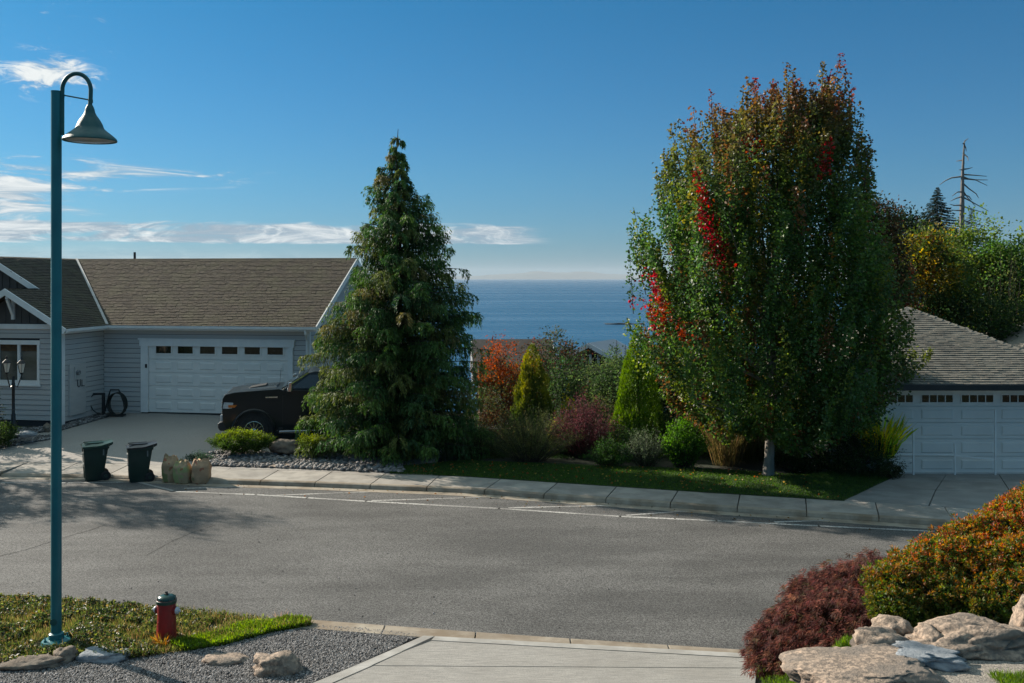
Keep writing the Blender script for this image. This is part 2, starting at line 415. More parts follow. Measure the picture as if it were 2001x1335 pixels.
for i in range(len(jx)-1):
    a, b = jx[i]+.012, jx[i+1]-.012
    skew = -.02
    dip = .0 if not (-15.5 < a < -8.6 or 8.9 < a < 13.5) else .055
    mb = MB(); N = 4
    fr = [kp(a+(b-a)*t/N, .17, .130-dip) for t in range(N+1)]; bk = [kp(a+(b-a)*t/N+skew, SWW, .150) for t in range(N+1)]
    top = fr+bk[::-1]; mb.slab(top, .11)
    obj('paving_slab', mb, m_conc, walk, bevel=.006)
    mb = MB(); k = []
    for t in range(N+1):
        x = a+(b-a)*t/N
        prof = [kp(x, -.01, -.03), kp(x, .005, .035), kp(x, .035, .105-dip), kp(x, .075, .128-dip), kp(x, .164, .133-dip), kp(x, .164, -.03)]
        k.append(prof)
    n = 6; vs = [p for pr in k for p in pr]; fs = []
    for t in range(N):
        for q in range(n): fs.append((t*n+q, t*n+(q+1) % n, (t+1)*n+(q+1) % n, (t+1)*n+q))
    fs += [tuple(range(n)), tuple(N*n+q for q in reversed(range(n)))]
    mb.add(vs, fs); obj('kerb_stone', mb, m_kerb, kerb)
# near kerb strip
near_kerb = structure('near_kerb', MB().slab([(x, float(nearY(x))+.02, -.02) for x in np.linspace(-3.6, 9, 50)]+[(x, float(nearY(x))-.40, -.02) for x in np.linspace(9, -3.6, 50)], .1), m_kerb)
nx_ = -3.5
while nx_ < 8.5:
    a, b = nx_, nx_+1.45; mb = MB()
    mb.slab([(a, float(nearY(a))+.10, .012), (b, float(nearY(b))+.10, .012), (b, float(nearY(b))-.13, .014), (a, float(nearY(a))-.13, .014)], .05)
    mb.slab([(a, float(nearY(a))-.14, .030), (b, float(nearY(b))-.14, .030), (b, float(nearY(b))-.36, .036), (a, float(nearY(a))-.36, .036)], .08)
    obj('kerb_stone', mb, m_kerb, near_kerb, bevel=.008); nx_ += 1.47

# ---------------------------------------------------------------- painted lines and cracks
def flat_line(mb, pts, w, z):
    pts = [Vector(p) for p in pts]
    for a, b in zip(pts[:-1], pts[1:]):
        d = (b-a).normalized(); n = Vector((-d.y, d.x, 0))*w/2
        a2 = a-d*w*.2; b2 = b+d*w*.2; mb.add([(p.x, p.y, z) for p in (a2-n, b2-n, b2+n, a2+n)], [(0, 1, 2, 3)])
def paint_mat():
    m = bpy.data.materials.new('worn_road_paint'); m.use_nodes = True; g = NT(m.node_tree); bs = g.n['Principled BSDF']
    o = g.node('ShaderNodeTexCoord').outputs['Object']
    f = g.mapr(g.noise(o, 18, 6, .8), .38, .58)
    f2 = g.mapr(g.noise(o, .7, 3), .35, .65, .25, 1)
    g.link(g.mix(g.math('MULTIPLY', f, f2), (.15, .14, .13), (.62, .60, .56)), bs.inputs['Base Color']); bs.inputs['Roughness'].default_value = .8
    return m
m_paint = paint_mat()
mb = MB(); LINE = [(345, 961), (500, 967), (600, 973), (715, 980), (975, 994), (1212, 1009.5), (1400, 1018), (1600, 1028), (1829, 1039), (2080, 1054)]
flat_line(mb, [at(*p) for p in LINE], .11, .004)
flat_line(mb, [at(*p) for p in [(-200, 938), (0, 944), (130, 944), (265, 942)]], .10, .004)
flat_line(mb, [at(*p) for p in [(272, 943), (338, 959)]], .10, .0045)
for a, b in [((352, 955), (498, 951)), ((520, 969), (770, 959.5)), ((718, 979), (965, 971.5)), ((985, 993), (1188, 988)), ((1216, 1008), (1352, 998)), ((1505, 1021), (1618, 1017))]:
    A, B = at(*a), at(*b); flat_line(mb, [A+(B-A).normalized()*.12, B], .10, .0045)
structure('road_markings', mb, m_paint)
m_crack = mat('crack_tar', (.022, .021, .02), (.05, .048, .045), 20, .9)
def crack(pts, w, seed):
    rnd = random.Random(seed); P = [at(*p) for p in pts]; out = []
    for a, b in zip(P[:-1], P[1:]):
        for i in range(14):
            t = i/14; q = a.lerp(b, t); out.append(q+Vector((rnd.uniform(-.02, .02), rnd.uniform(-.03, .03), 0)))
    out.append(P[-1]); m = MB()
    for i in range(len(out)-1):
        ww = w*(.5+.7*rnd.random()); flat_line(m, [out[i], out[i+1]], ww, .003)
    return m
mb = crack([(-40, 1096), (50, 1075), (110, 1055), (180, 1035), (205, 1026)], .030, 1)
mb2 = crack([(285, 1086), (340, 1056), (378, 1040), (420, 1026)], .022, 2)
mb.add(mb2.v, mb2.f); structure('road_cracks', mb, m_crack)

# ---------------------------------------------------------------- driveways
m_aggr = mat('exposed_aggregate', (.38, .345, .31), (.24, .22, .20), 45, .85, .5, 60, c3=(.29, .265, .24), s3=.5)
def left_drive():
    def P(x, y): return (x, y, float(driveZ(y))+.012)
    xs_ = np.linspace(-20, -2.2, 40); rows = np.linspace(0, 1, 14); V = []; Fq = []
    for t in rows:
        for x in xs_:
            y0 = float(kerbY(x))+SWW+.02; yb = 37.2-.14*(x+15.17) if x > -15.3 else 34.0
            if x < -15.3: yb = np.interp(x, [-20, -17.3, -15.3], [31.2, 32.6, 34.4])
            y = y0+(yb-y0)*t; V.append((x, y, .152 if t == 0 else max(.152, float(driveZ(y)))+.006))
    n = len(xs_)
    for j in range(len(rows)-1):
        for i in range(n-1): q = j*n+i; Fq.append((q, q+1, q+1+n, q+n))
    me = bpy.data.meshes.new('driveway'); me.from_pydata(V, [], Fq); me.shade_smooth(); return me
structure('driveway', left_drive(), m_aggr)
# right driveway in smooth concrete slabs
m_conc2 = mat('driveway_concrete', (.31, .30, .28), (.25, .24, .225), 1.3, .8, .25, 50, c3=(.21, .20, .185), s3=.9, obj_var=.05)
rd = structure('driveway', MB().slab([(8.15, 24.62, .06), (19, 22.3, .06), (19, 28.75, -.09), (11.2, 28.75, -.09)], .1), m_conc2)
def bil(u, v):
    A, B, C_, D = Vector((8.12, 0, .150)), Vector((19, 0, .150)), Vector((19, 28.75, -.045)), Vector((11.25, 28.75, -.045))
    A.y = float(kerbY(8.12-.2))+SWW+.03; B.y = float(kerbY(18.7))+SWW+.03
    p = A.lerp(B, u).lerp(D.lerp(C_, u), v)
    if v == 0: p.y = float(kerbY(p.x-.22))+SWW+.03
    return p
us = [0, .17, .36, .58, .80, 1]; vs_ = [0, .42, .75, 1]
for i in range(5):
    for j in range(3):
        e = .0012; u0, u1, v0, v1 = us[i]+e, us[i+1]-e, vs_[j]+(.003 if j else 0), vs_[j+1]-.003
        obj('paving_slab', MB().slab([bil(u0, v0), bil(u1, v0), bil(u1, v1), bil(u0, v1)], .06), m_conc2, rd, bevel=.008)
# near driveway: broom-finished slabs inside a smooth border
def broom_mat():
    m = bpy.data.materials.new('broomed_concrete'); m.use_nodes = True; g = NT(m.node_tree); bs = g.n['Principled BSDF']
    o = g.node('ShaderNodeTexCoord').outputs['Object']
    st = g.noise(g.mapping(o, scale=(1.2, 26, 1), rot=(0, 0, R(9))), 3.0, 6, .7); gr = g.noise(o, 60, 4, .7)
    f = g.math('ADD', g.math('MULTIPLY', st, .6), g.math('MULTIPLY', gr, .4))
    c = g.mix(g.mapr(f, .36, .66), (.19, .18, .165), (.42, .39, .35))
    g.link(g.mix(g.mapr(g.noise(o, .8, 4), .4, .7, 0, .5), c, (.23, .21, .185)), bs.inputs['Base Color'])
    bs.inputs['Roughness'].default_value = .85; b = g.node('ShaderNodeBump'); b.inputs['Strength'].default_value = .5; b.inputs['Distance'].default_value = .012
    g.link(f, b.inputs['Height']); g.link(b.outputs[0], bs.inputs['Normal']); return m
m_broom = broom_mat(); m_border = mat('border_concrete', (.42, .40, .37), (.34, .32, .29), 4, .85, .25, 60, c3=(.28, .26, .235), s3=1.4)
DZ = .045
def nd(px, py): return at(px, py, DZ)
nl = [nd(828, 1242), nd(760, 1272), nd(695, 1300), nd(610, 1335), nd(520, 1372), nd(420, 1430)]          # left edge of the driveway
nr = [at(1482, 1278, DZ), at(1480, 1292, DZ), at(1478, 1305, DZ), at(1476, 1335, DZ), at(1474, 1372, DZ), at(1465, 1430, DZ)]
nd_root = structure('driveway', MB().slab(nl+nr[::-1], .12), m_border)
nd_root.location.z = -.035
bz = Vector((0, 0, .04))
def inset(i, t): return nl[i].lerp(nr[i], t)
mb = MB(); wl = .045
for i in range(5):
    mb2 = MB(); a, b = nl[i], nl[i+1]; c, d = inset(i+1, .036+.004*i), inset(i, .034+.004*i)
    mb2.slab([a+bz*.9, b+bz*.9, c+bz*.9, d+bz*.9], .04); obj('border_strip', mb2, m_border, nd_root, bevel=.004)
d_top = Vector((0, -.17, 0))
obj('border_strip', MB().slab([inset(0, .036)+bz*.9, nr[0]+bz*.9, nr[0]+bz*.9+d_top, inset(0, .036)+bz*.9+d_top+Vector((-.05, 0, 0))], .04), m_border, nd_root, bevel=.004)
for (r0, r1) in ((0, 2), (2, 5)):
    p = []
    for k in range(r0, r1+1): p.append(inset(k, .0375+.004*k)+bz*.85)
    q = []
    for k in range(r0, r1+1): q.append(nr[k]+bz*.85)
    if r0 == 0:
        p[0] += d_top*1.12+Vector((-.05, 0, 0)); q[0] += d_top*1.12
    else:
        p[0] += Vector((0, -.016, 0)); q[0] += Vector((0, -.016, 0))
    obj('paving_slab', MB().slab(p+q[::-1], .05), m_broom, nd_root, bevel=.006)

# ---------------------------------------------------------------- left house
YAW = -R(9.0)
HO = Vector((-15.17, 37.0, 0)); ex = Vector((math.cos(YAW), math.sin(YAW), 0)); ey = Vector((-math.sin(YAW), math.cos(YAW), 0))
C0 = Vector((0, 0, H))
def hp(px, py, c=0.0):
    d = Vector(((px-CX)/F, 1, (HY-py)/F)); t = ((HO-C0).dot(ey)+c)/d.dot(ey); p = C0+d*t-HO
    return p.dot(ex), p.z
house = thing('house', HO, 'grey weatherboard house with brown shingle roof and wide white garage door at left', 'house', YAW)
m_side = mat('grey_siding', (.52, .49, .46), (.48, .455, .43), 2.0, .6, .12, 40, obj_var=.03, stretch=(1, 1, 6))
m_shadow_back = mat('siding_shadow_backing', (.03, .032, .036), None, 4, .9)  # near-black backing, shows between boards as painted shadow lines under their lips
m_white = mat('white_trim', (.84, .81, .77), (.78, .755, .72), 3, .5, .05, 30)
m_dwhite = mat('white_door_paint', (.84, .79, .73), (.79, .745, .69), 2, .45, .04, 30)
m_batten = mat('taupe_board', (.075, .07, .066), (.062, .058, .055), 3, .6, .1, 30)
m_glass_d = mat('dark_glass', (.022, .022, .016), (.010, .010, .009), .7, .06, 0, spec=.9, contrast=(.45, .55))
m_glass_w = mat('window_glass', (.13, .13, .115), (.085, .088, .072), .9, .05, 0, spec=.9, stretch=(1, 1, 3))
BASE = .50; EAVE = 3.86
gx1 = hp(604, 640, 0)[0]                         # right end of the garage wall
board_me = MB().hexa([(0, -.030, 0), (1, -.030, 0), (1, 0, 0), (0, 0, 0)], [(0, -.008, .163), (1, -.008, .163), (1, 0, .163), (0, 0, .163)]).mesh('board')
board_me.materials.append(m_side)
def siding(parent, M0, axis_x, length, z0, z1, holes=(), clip=None):
    """one board per course and gap; M0 start point, axis_x unit direction, boards stand proud on its right side"""
    ang = math.atan2(axis_x[1], axis_x[0]); z = z0
    while z < z1-.02:
        segs = [(0, length)]
        if clip: segs = [clip(z+.09)] if clip(z+.09)[1] > clip(z+.09)[0]+.05 else []
        for hx0, hx1, hz0, hz1 in holes:
            if z+.165 > hz0+.01 and z < hz1-.01:
                ns = []
                for a, b in segs:
                    if hx0 > a: ns.append((a, min(b, hx0)))
                    if hx1 < b: ns.append((max(a, hx1), b))
                ns = [(a, b) for a, b in ns if b-a > .03]; segs = ns
        for a, b in segs:
            h = min(.178, z1-z)
            obj('siding_board', board_me, None, parent, loc=(M0[0]+axis_x[0]*a, M0[1]+axis_x[1]*a, z), rot=(0, 0, ang), scale=(b-a, 1, h/.178))
        z += .178
# garage door opening
dx0, dz1 = hp(290, 676); dx1, _ = hp(563, 676); dzb = hp(290, 805)[1]-.01
fx0, fz1 = hp(276, 664); fx1, _ = hp(573, 664)
# walls
def wall_box(x0, x1, y0, y1, z0, z1, name='wall', m=m_side): return obj(name, MB().box(x0, x1, y0, y1, z0, z1), m, house)
gw = obj('wall', MB().box(.01, dx0, .03, .25, BASE-.6, EAVE-.05).box(dx1, gx1, .03, .25, BASE-.6, EAVE-.05).box(dx0, dx1, .03, .25, dz1, EAVE-.05).box(gx1-.2, gx1, .25, 8.4, BASE-.6, EAVE-.05).box(-8, gx1, 8.2, 8.4, BASE-.6, EAVE-.05), m_shadow_back, house)
siding(gw, (0, .03), (1, 0), gx1, BASE, EAVE-.16, [(fx0, fx1, -1, fz1)])
sw = obj('wall', MB().box(-.22, -.03, -2.35, .2, BASE-.6, EAVE-.05), m_shadow_back, house)
siding(sw, (-.03, -2.6), (0, 1), 2.62, BASE+.1, EAVE-.16)
# front wing wall, window hole
wx0, wz1 = hp(-60, 668, -2.6); wx1, wz0 = hp(77, 748, -2.6); wz1 = hp(0, 668, -2.6)[1]
LZ = BASE+.15
fw = obj('wall', MB().box(-6.4, wx0, -2.57, -2.35, BASE-.6, EAVE-.05).box(wx1, -.03, -2.57, -2.35, BASE-.6, EAVE-.05).box(wx0, wx1, -2.57, -2.35, BASE-.6, wz0).box(wx0, wx1, -2.57, -2.35, wz1, EAVE-.05), m_shadow_back, house)
siding(fw, (-6.4, -2.57), (1, 0), 6.3, LZ, EAVE-.0, [(wx0-6.4*-1, wx1+6.4, wz0, wz1)])
# right gable wall of the garage (sunless end)
RZ = 6.36; RY = 4.2; m_s = (RZ-EAVE)/(RY+.45)
gable = obj('gable_wall', MB().prism([(0, EAVE-.1), (8.4, EAVE-.1), (4.2, EAVE+4.2*m_s)], gx1-.2, gx1-.03, axis='x'), m_side, house)
siding(gable, (gx1-.03, 0), (0, 1), 8.4, EAVE-.1, RZ-.2, clip=lambda z: (max(0, (z-EAVE)/m_s), 8.4-max(0, (z-EAVE)/m_s)))
siding(gw, (gx1, 0), (0, 1), 8.4, BASE, EAVE-.12)
# corner boards
obj('corner_board', MB().box(-.16, .03, -2.62, -2.57, BASE-.1, EAVE-.1).box(-.012, .03, -2.57, -2.45, BASE-.1, EAVE-.1), m_white, house, bevel=.004)
obj('corner_board', MB().box(gx1-.12, gx1+.03, -.02, .022, BASE-.1, EAVE-.16).box(gx1+.001, gx1+.03, .022, .12, BASE-.1, EAVE-.16), m_white, house, bevel=.004)
# window
win = obj('window', MB().box(wx0, wx1, -2.50, -2.45, wz0, wz1), m_glass_w, house)
t = .09
mb = MB().box(wx0-.02, wx1+.02, -2.62, -2.52, wz1-t, wz1+.06).box(wx0-.02, wx1+.02, -2.62, -2.52, wz0-.08, wz0+t*.8)
mb.box(wx0, wx0+t, -2.61, -2.52, wz0, wz1).box(wx1-t, wx1, -2.61, -2.52, wz0, wz1)
wm = hp(36, 700, -2.6)[0]; mb.box(wm-.045, wm+.045, -2.60, -2.52, wz0, wz1); wm2 = wm-(wx1-wm)
mb.box(wm2-.045, wm2+.045, -2.60, -2.52, wz0, wz1)
obj('frame', mb, m_white, win, bevel=.004)
m_blind = mat('brown_blind', (.10, .055, .02), (.06, .03, .012), 8, .8)
obj('blind', MB().box(wx0+t, wx1-t, -2.515, -2.505, wz1-.32, wz1-t), m_blind, win)
obj('window_sill', MB().box(wx0-.06, wx1+.06, -2.66, -2.57, wz0-.13, wz0-.08), m_white, win, bevel=.004)
# garage door with raised panels and six lights
door = obj('garage_door', MB().box(dx0, dx1, .06, .12, dzb, dz1), m_dwhite, house)
dh = (dz1-dzb)/5
for r in range(5):
    z0 = dzb+r*dh
    obj('door_section', MB().box(dx0+.004, dx1-.004, .03, .06, z0+.008, z0+dh-.008), m_dwhite, door, bevel=.006)
pw = (dx1-dx0)/6
wxs = [(hp(a/2.779, 690)[0], hp(b/2.779, 690)[0]) for a, b in ((844, 930), (962, 1048), (1083, 1168), (1202, 1291), (1325, 1413), (1449, 1538))]
wzt = hp(400, 480+540/2.779)[1]; wzb = hp(400, 480+590/2.779)[1]
for a, b in wxs:
    for r in range(4):
        z0 = dzb+r*dh; za, zb = z0+dh*.24, z0+dh*.80
        f_ = .035
        mb = MB().add([(a, .028, za), (b, .028, za), (b, .028, zb), (a, .028, zb), (a+f_, .010, za+f_), (b-f_, .010, za+f_), (b-f_, .010, zb-f_), (a+f_, .010, zb-f_),
                       (a-.02, .030, za-.02), (b+.02, .030, za-.02), (b+.02, .030, zb+.02), (a-.02, .030, zb+.02)],
                      [(4, 5, 6, 7), (0, 1, 5, 4), (1, 2, 6, 5), (2, 3, 7, 6), (3, 0, 4, 7), (8, 9, 1, 0), (9, 10, 2, 1), (10, 11, 3, 2), (11, 8, 0, 3)])
        obj('raised_panel', mb, m_dwhite, door)
    obj('pane', MB().box(a+.02, b-.02, .018, .029, wzb+.015, wzt-.015), m_glass_d, door)
    mb = MB().box(a-.035, b+.035, .005, .03, wzt-.01, wzt+.035).box(a-.035, b+.035, .005, .03, wzb-.035, wzb+.01).box(a-.035, a+.015, .006, .03, wzb, wzt).box(b-.015, b+.035, .006, .03, wzb, wzt)
    obj('window_frame', mb, m_dwhite, door)
mb = MB().box(fx0, dx0, -.05, .05, dzb, dz1+.001).box(dx1, fx1, -.05, .05, dzb, dz1+.001).box(fx0-.05, fx1+.05, -.06, .05, dz1, fz1)
mb.box(fx0-.10, fx1+.10, -.08, .04, fz1, fz1+.06)
obj('door_trim', mb, m_white, house, bevel=.005)
kx, kz = hp(287, 715); obj('keypad', MB().box(kx-.04, kx+.04, -.075, -.052, kz-.07, kz+.07), mat('dark_plastic', (.03, .03, .032), None, 5, .4), house, bevel=.006)
# foundation
obj('foundation', MB().box(-6.4, -.2, -2.56, -2.3, -.2, LZ).box(-.2, -.04, -2.4, .1, -.2, BASE+.1).box(.0, dx0, .028, .2, -.2, BASE), mat('foundation_concrete', (.25, .24, .22), None, 3, .9, .3), house)
# ---- roofs: deck plus real shingle tabs
m_shing = mat('mossy_shingles', (.088, .066, .044), (.055, .043, .031), 5.5, .95, .6, 60, c3=(.088, .075, .044), s3=1.3)
m_deck = mat('roof_deck', (.04, .033, .025), None, 3, .95)
def inpoly(x, y, poly):
    c = False; j = len(poly)-1
    for i in range(len(poly)):
        xi, yi = poly[i]; xj, yj = poly[j]
        if (yi > y) != (yj > y) and x < (xj-xi)*(y-yi)/(yj-yi)+xi: c = not c
        j = i
    return c
def shingles(name, poly3, o, u, v, parent, m, course=.115, tab=.20, th=.020, seed=1):
    """poly3: polygon on the roof plane; u along the eave, v up the slope"""
    o = Vector(o); u = Vector(u).normalized(); v = Vector(v).normalized(); n = u.cross(v).normalized()
    if n.z < 0: n = -n
    P2 = [((Vector(p)-o).dot(u), (Vector(p)-o).dot(v)) for p in poly3]
    deck = MB().slab([Vector(p)-n*.01 for p in poly3], .10); rf = obj('roof', deck, m_deck, parent)
    rnd = random.Random(seed); mb = MB(); u0 = min(p[0] for p in P2); u1 = max(p[0] for p in P2); v0 = min(p[1] for p in P2); v1 = max(p[1] for p in P2)
    r = 0; b = v0
    while b < v1:
        a = u0-rnd.random()*tab
        while a < u1:
            w = tab*rnd.uniform(.85, 1.15)
            if inpoly(min(max(a+w/2, u0+.02), u1-.02), b+course*.5, P2):
                a0 = max(a+.004, u0); a1 = min(a+w-.004, u1); lift = th*rnd.uniform(.75, 1.35); e = rnd.uniform(-.006, .006)
                pts = [(a0, b+e, lift), (a1, b+e, lift), (a1, b+course*1.12, .002), (a0, b+course*1.12, .002), (a0, b+e, -.004), (a1, b+e, -.004)]
                mb.add([o+u*p[0]+v*p[1]+n*p[2] for p in pts], [(0, 1, 2, 3), (0, 4, 5, 1), (0, 3, 4), (1, 5, 2)])
            a += w
        b += course; r += 1
    me = mb.mesh(name); s = obj(name, me, m, rf, kind='stuff'); return rf
xr = gx1+.42; wg_s = (RZ-EAVE)/4.2                     # wing slope
XE = .40; XR = XE-4.2
ez = lambda y: EAVE+(y+.45)*m_s
main_poly = [(XE, -.45, EAVE), (xr, -.45, EAVE), (xr, RY, RZ), (XR, RY, RZ)]
shingles('shingles', main_poly, (0, -.45, EAVE), (1, 0, 0), (0, 1, m_s), house, m_shing, seed=1)
obj('roof', MB().slab([(XR-5, RY, RZ-.01), (xr, RY, RZ-.01), (xr, 8.85, EAVE), (XR-5, 8.85, EAVE)], .12), m_deck, house)
XP = hp(11, 562, -3.0)[0]; AZ = EAVE+(XE-XP)*wg_s; BY = -1.2
wing_poly = [(XE, -3.02, EAVE), (XE, -.45, EAVE), (XR, RY, RZ), (XR, BY, RZ), (XP, BY, AZ), (XP, -3.02, AZ)]
shingles('shingles', wing_poly, (XE, -3.02, EAVE), (0, 1, 0), (-1, 0, wg_s), house, m_shing, seed=2)
XL = 2*XP-XE
shingles('shingles', [(XP, -3.02, AZ), (XP, BY, AZ), (XL, BY, EAVE), (XL, -3.02, EAVE)], (XL, -3.02, EAVE), (0, 1, 0), (1, 0, wg_s), house, m_shing, seed=3)
obj('roof', MB().slab([(XR, BY, RZ-.01), (XR, RY, RZ-.01), (XR-4.2, RY, EAVE), (XR-4.2, BY, EAVE)], .12), m_deck, house)
# gable fronts: taupe boards and battens, white rakes and band
def gable_front(xl, xp, xr_, y, z0, zp, bw=.30):
    s_ = (zp-z0)/(xr_-xp); g_ = obj('gable_front', MB().prism([(xl+.1, z0-.05), (xr_-.1, z0-.05), (xp, zp-.08)], y, y+.1), m_batten, house)
    x = xl+.4
    while x < xr_-.35:
        zt = zp-abs(x-xp)*s_-.1
        if zt > z0+.1: obj('batten', MB().box(x-.022, x+.022, y-.022, y, z0+.05, zt), m_batten, g_)
        x += bw
    return g_
gable_front(XL+.35, XP, XE-.35, -2.60, EAVE+.10, AZ-.10)
gable_front(XR-3.8, XR, XR+3.8, -.8, EAVE+.2, RZ-.05)
obj('band_board', MB().box(-6.4, .0, -2.66, -2.57, EAVE-.04, EAVE+.13), m_white, house, bevel=.004)
def rake(xa, za, xb, zb, y, w=.20, th=.05):
    d = Vector((xb-xa, 0, zb-za)).normalized(); n = Vector((-d.z, 0, d.x)); n = n if n.z < 0 else -n
    a = Vector((xa, y, za)); b = Vector((xb, y, zb)); t_ = Vector((0, th, 0))
    return MB().hexa([a, b, b+n*w, a+n*w], [a+t_, b+t_, b+n*w+t_, a+n*w+t_])
obj('rake_board', rake(XP, AZ+.03, XE+.06, EAVE-.01, -3.07), m_white, house)
obj('rake_board', rake(XP-.001, AZ+.03, XL-.06, EAVE-.01, -3.075), m_white, house)
obj('rake_board', rake(XR, RZ+.03, XP+.05, AZ-.0, BY-.05), m_white, house)
# rake on the right end of the garage roof
for (ya, za, yb, zb) in ((-.47, EAVE+.01, RY, RZ+.01), (8.87, EAVE+.01, RY, RZ+.01)):
    obj('rake_board', MB().hexa([(xr, ya, za-.22), (xr+.04, ya, za-.22), (xr+.04, ya, za+.015), (xr, ya, za+.015)], [(xr, yb, zb-.22), (xr+.04, yb, zb-.22), (xr+.04, yb, zb+.015), (xr, yb, zb+.015)]), m_white, house)
# gable bracket under the peak
bx_ = hp(31, 590, -2.9)[0]
obj('bracket', MB().bar((XP+.03, -2.62, AZ-.95), (XP+.03, -2.95, AZ-.35), .09, .09).box(XP-.02, XP+.08, -3.0, -2.6, AZ-.34, AZ-.25).box(XP-.02, XP+.08, -2.69, -2.6, AZ-1.05, AZ-.3), m_white, house)
# gutters, soffits, downpipe, valley flashing
obj('gutter', MB().prism([(-.45, EAVE-.02), (-.57, EAVE-.0), (-.56, EAVE-.09), (-.52, EAVE-.13), (-.45, EAVE-.13)], XE-.02, xr-.0, axis='x'), m_white, house)
obj('gutter', MB().prism([(XE, EAVE-.02), (XE+.12, EAVE-.0), (XE+.11, EAVE-.09), (XE+.07, EAVE-.13), (XE, EAVE-.13)], -3.0, -.57), m_white, house)
obj('soffit', MB().box(XE, xr-.01, -.44, .02, EAVE-.17, EAVE-.135).box(-.02, XE-.01, -3.0, .0, EAVE-.171, EAVE-.136), m_white, house)
px_ = gx1-.05
obj('downpipe', MB().tube([(gx1+.05, -.50, EAVE-.12), (gx1+.05, -.50, EAVE-.25), (px_, -.09, EAVE-.5), (px_, -.09, BASE)], .04, 8), m_white, house)
vd = Vector((XR-XE, RY+.45, RZ-EAVE)); vu = vd.normalized(); vs1 = Vector((0, 1, m_s)).normalized()
A = Vector((XE, -.45, EAVE+.035)); B = A+vd*1.0
sd = Vector((1, 0, 0))*.055
obj('valley_flashing', MB().hexa([A-sd, A+sd*1.0, B+sd, B-sd], [p+Vector((0, 0, .018)) for p in (A-sd, A+sd, B+sd, B-sd)]), mat('galvanised_flashing', (.42, .41, .39), (.33, .32, .31), 4, .5), house)
obj('ridge_cap', MB().hexa([(XR-4, RY-.14, RZ-.06), (xr, RY-.14, RZ-.06), (xr, RY+.14, RZ-.06), (XR-4, RY+.14, RZ-.06)], [(XR-4, RY-.02, RZ+.035), (xr, RY-.02, RZ+.035), (xr, RY+.02, RZ+.035), (XR-4, RY+.02, RZ+.035)]), m_shing, house)
vx = hp(254.5, 500, RY)[0]
obj('vent_pipe', MB().tube([(vx, RY+.35, RZ-.5), (vx, RY+.35, hp(254, 493, RY+.35)[1])], .05, 10), mat('black_pipe', (.03, .03, .03), None, 4, .6), house)
vx = hp(82, 512, RY)[0]
obj('roof_vent', MB().hexa([(vx-.28, RY-.35, RZ-.15), (vx+.28, RY-.35, RZ-.15), (vx+.28, RY+.1, RZ), (vx-.28, RY+.1, RZ)], [(vx-.2, RY-.3, RZ-.0), (vx+.2, RY-.3, RZ-.0), (vx+.2, RY+.1, RZ+.07), (vx-.2, RY+.1, RZ+.07)]), mat('vent_metal', (.5, .5, .5), None, 4, .4), house)
# meter cupboard on the side wall
def swp(px, py):                                   # pixel -> (y, z) on the side wall x=0
    d = Vector(((px-CX)/F, 1, (HY-py)/F)); t = ((HO-C0).dot(ex)+.0)/d.dot(ex); p = C0+d*t-HO; return p.dot(ey), p.z
ya, zt = swp(134, 712); yb, zb = swp(165, 806)
obj('meter_cupboard', MB().box(-.02, .06, ya, yb, zb, zt), m_side, house, bevel=.01)
yc, zc = swp(145.5, 728); mtr = obj('electric_meter', MB().box(.06, .11, yc-.12, yc+.16, zc-.25, zc+.2), m_side, house, bevel=.01)
obj('meter_dial', MB().lathe([(.09, .11), (.09, .19), (.07, .21)], (0, yc, zc), 20, axis='x'), mat('meter_glass', (.12, .12, .12), (.3, .3, .3), 9, .15), mtr, smooth=True)
yd, zd = swp(152, 748)
obj('conduit', MB().tube([(.08, yd-.12, zd+.12), (.08, yd-.12, zd-.1), (.08, yd-.05, zd-.14), (.08, yd+.03, zd-.1), (.08, yd+.03, zd+.12)], .014, 6).tube([(.08, yd+.13, zd+.1), (.08, yd+.13, zd-.13), (.08, yd+.28, zd-.13)], .014, 6), mat('dark_conduit', (.05, .055, .06), None, 4, .5), house)
HOUSE = house

# ---------------------------------------------------------------- right house: hip roofed garage
garage = thing('garage', (0, 0, 0), 'grey garage with hipped shingle roof and white panelled door at right, beyond the driveway', 'garage')
m_gsh = mat('grey_shingles', (.22, .20, .165), (.14, .128, .108), 3, .95, .5, 60, c3=(.20, .185, .15), s3=1.3)
ap = Vector((12.75, 32.1, 4.66)); x0g, x1g, y0g, y1g, ze = 8.65, 16.95, 28.0, 36.2, 2.60
shf = lambda poly, o, u, v, s: shingles('shingles', poly, o, u, v, garage, m_gsh, course=.12, tab=.21, th=.024, seed=s)
shf([(x0g, y0g, ze), (x1g, y0g, ze), ap], (x0g, y0g, ze), (1, 0, 0), (0, 4.1, 2.06), 11)
shf([(x0g, y1g, ze), (x0g, y0g, ze), ap], (x0g, y1g, ze), (0, -1, 0), (4.1, 0, 2.06), 12)
obj('roof', MB().add([(x1g, y0g, ze-.01), (x1g, y1g, ze-.01), (ap.x, ap.y, ap.z-.01), (x0g, y1g, ze-.01)], [(0, 1, 2), (1, 3, 2)]), m_deck, garage)
hm = MB()
for k in range(26):
    t0 = k/26; t1 = (k+1.25)/26
    for cn in (Vector((x1g, y0g, ze)), Vector((x0g, y0g, ze))):
        a = cn.lerp(ap, t0)+Vector((0, 0, .035)); b = cn.lerp(ap, min(t1, 1))+Vector((0, 0, .012)); d = (b-a).normalized(); s_ = d.cross(Vector((0, 0, 1))).normalized()*.13; dn = Vector((0, 0, -.06))
        hm.add([a, a+s_+dn, a-s_+dn, b, b+s_+dn, b-s_+dn], [(0, 1, 4, 3), (0, 3, 5, 2), (0, 2, 1)])
obj('hip_caps', hm, m_gsh, garage)
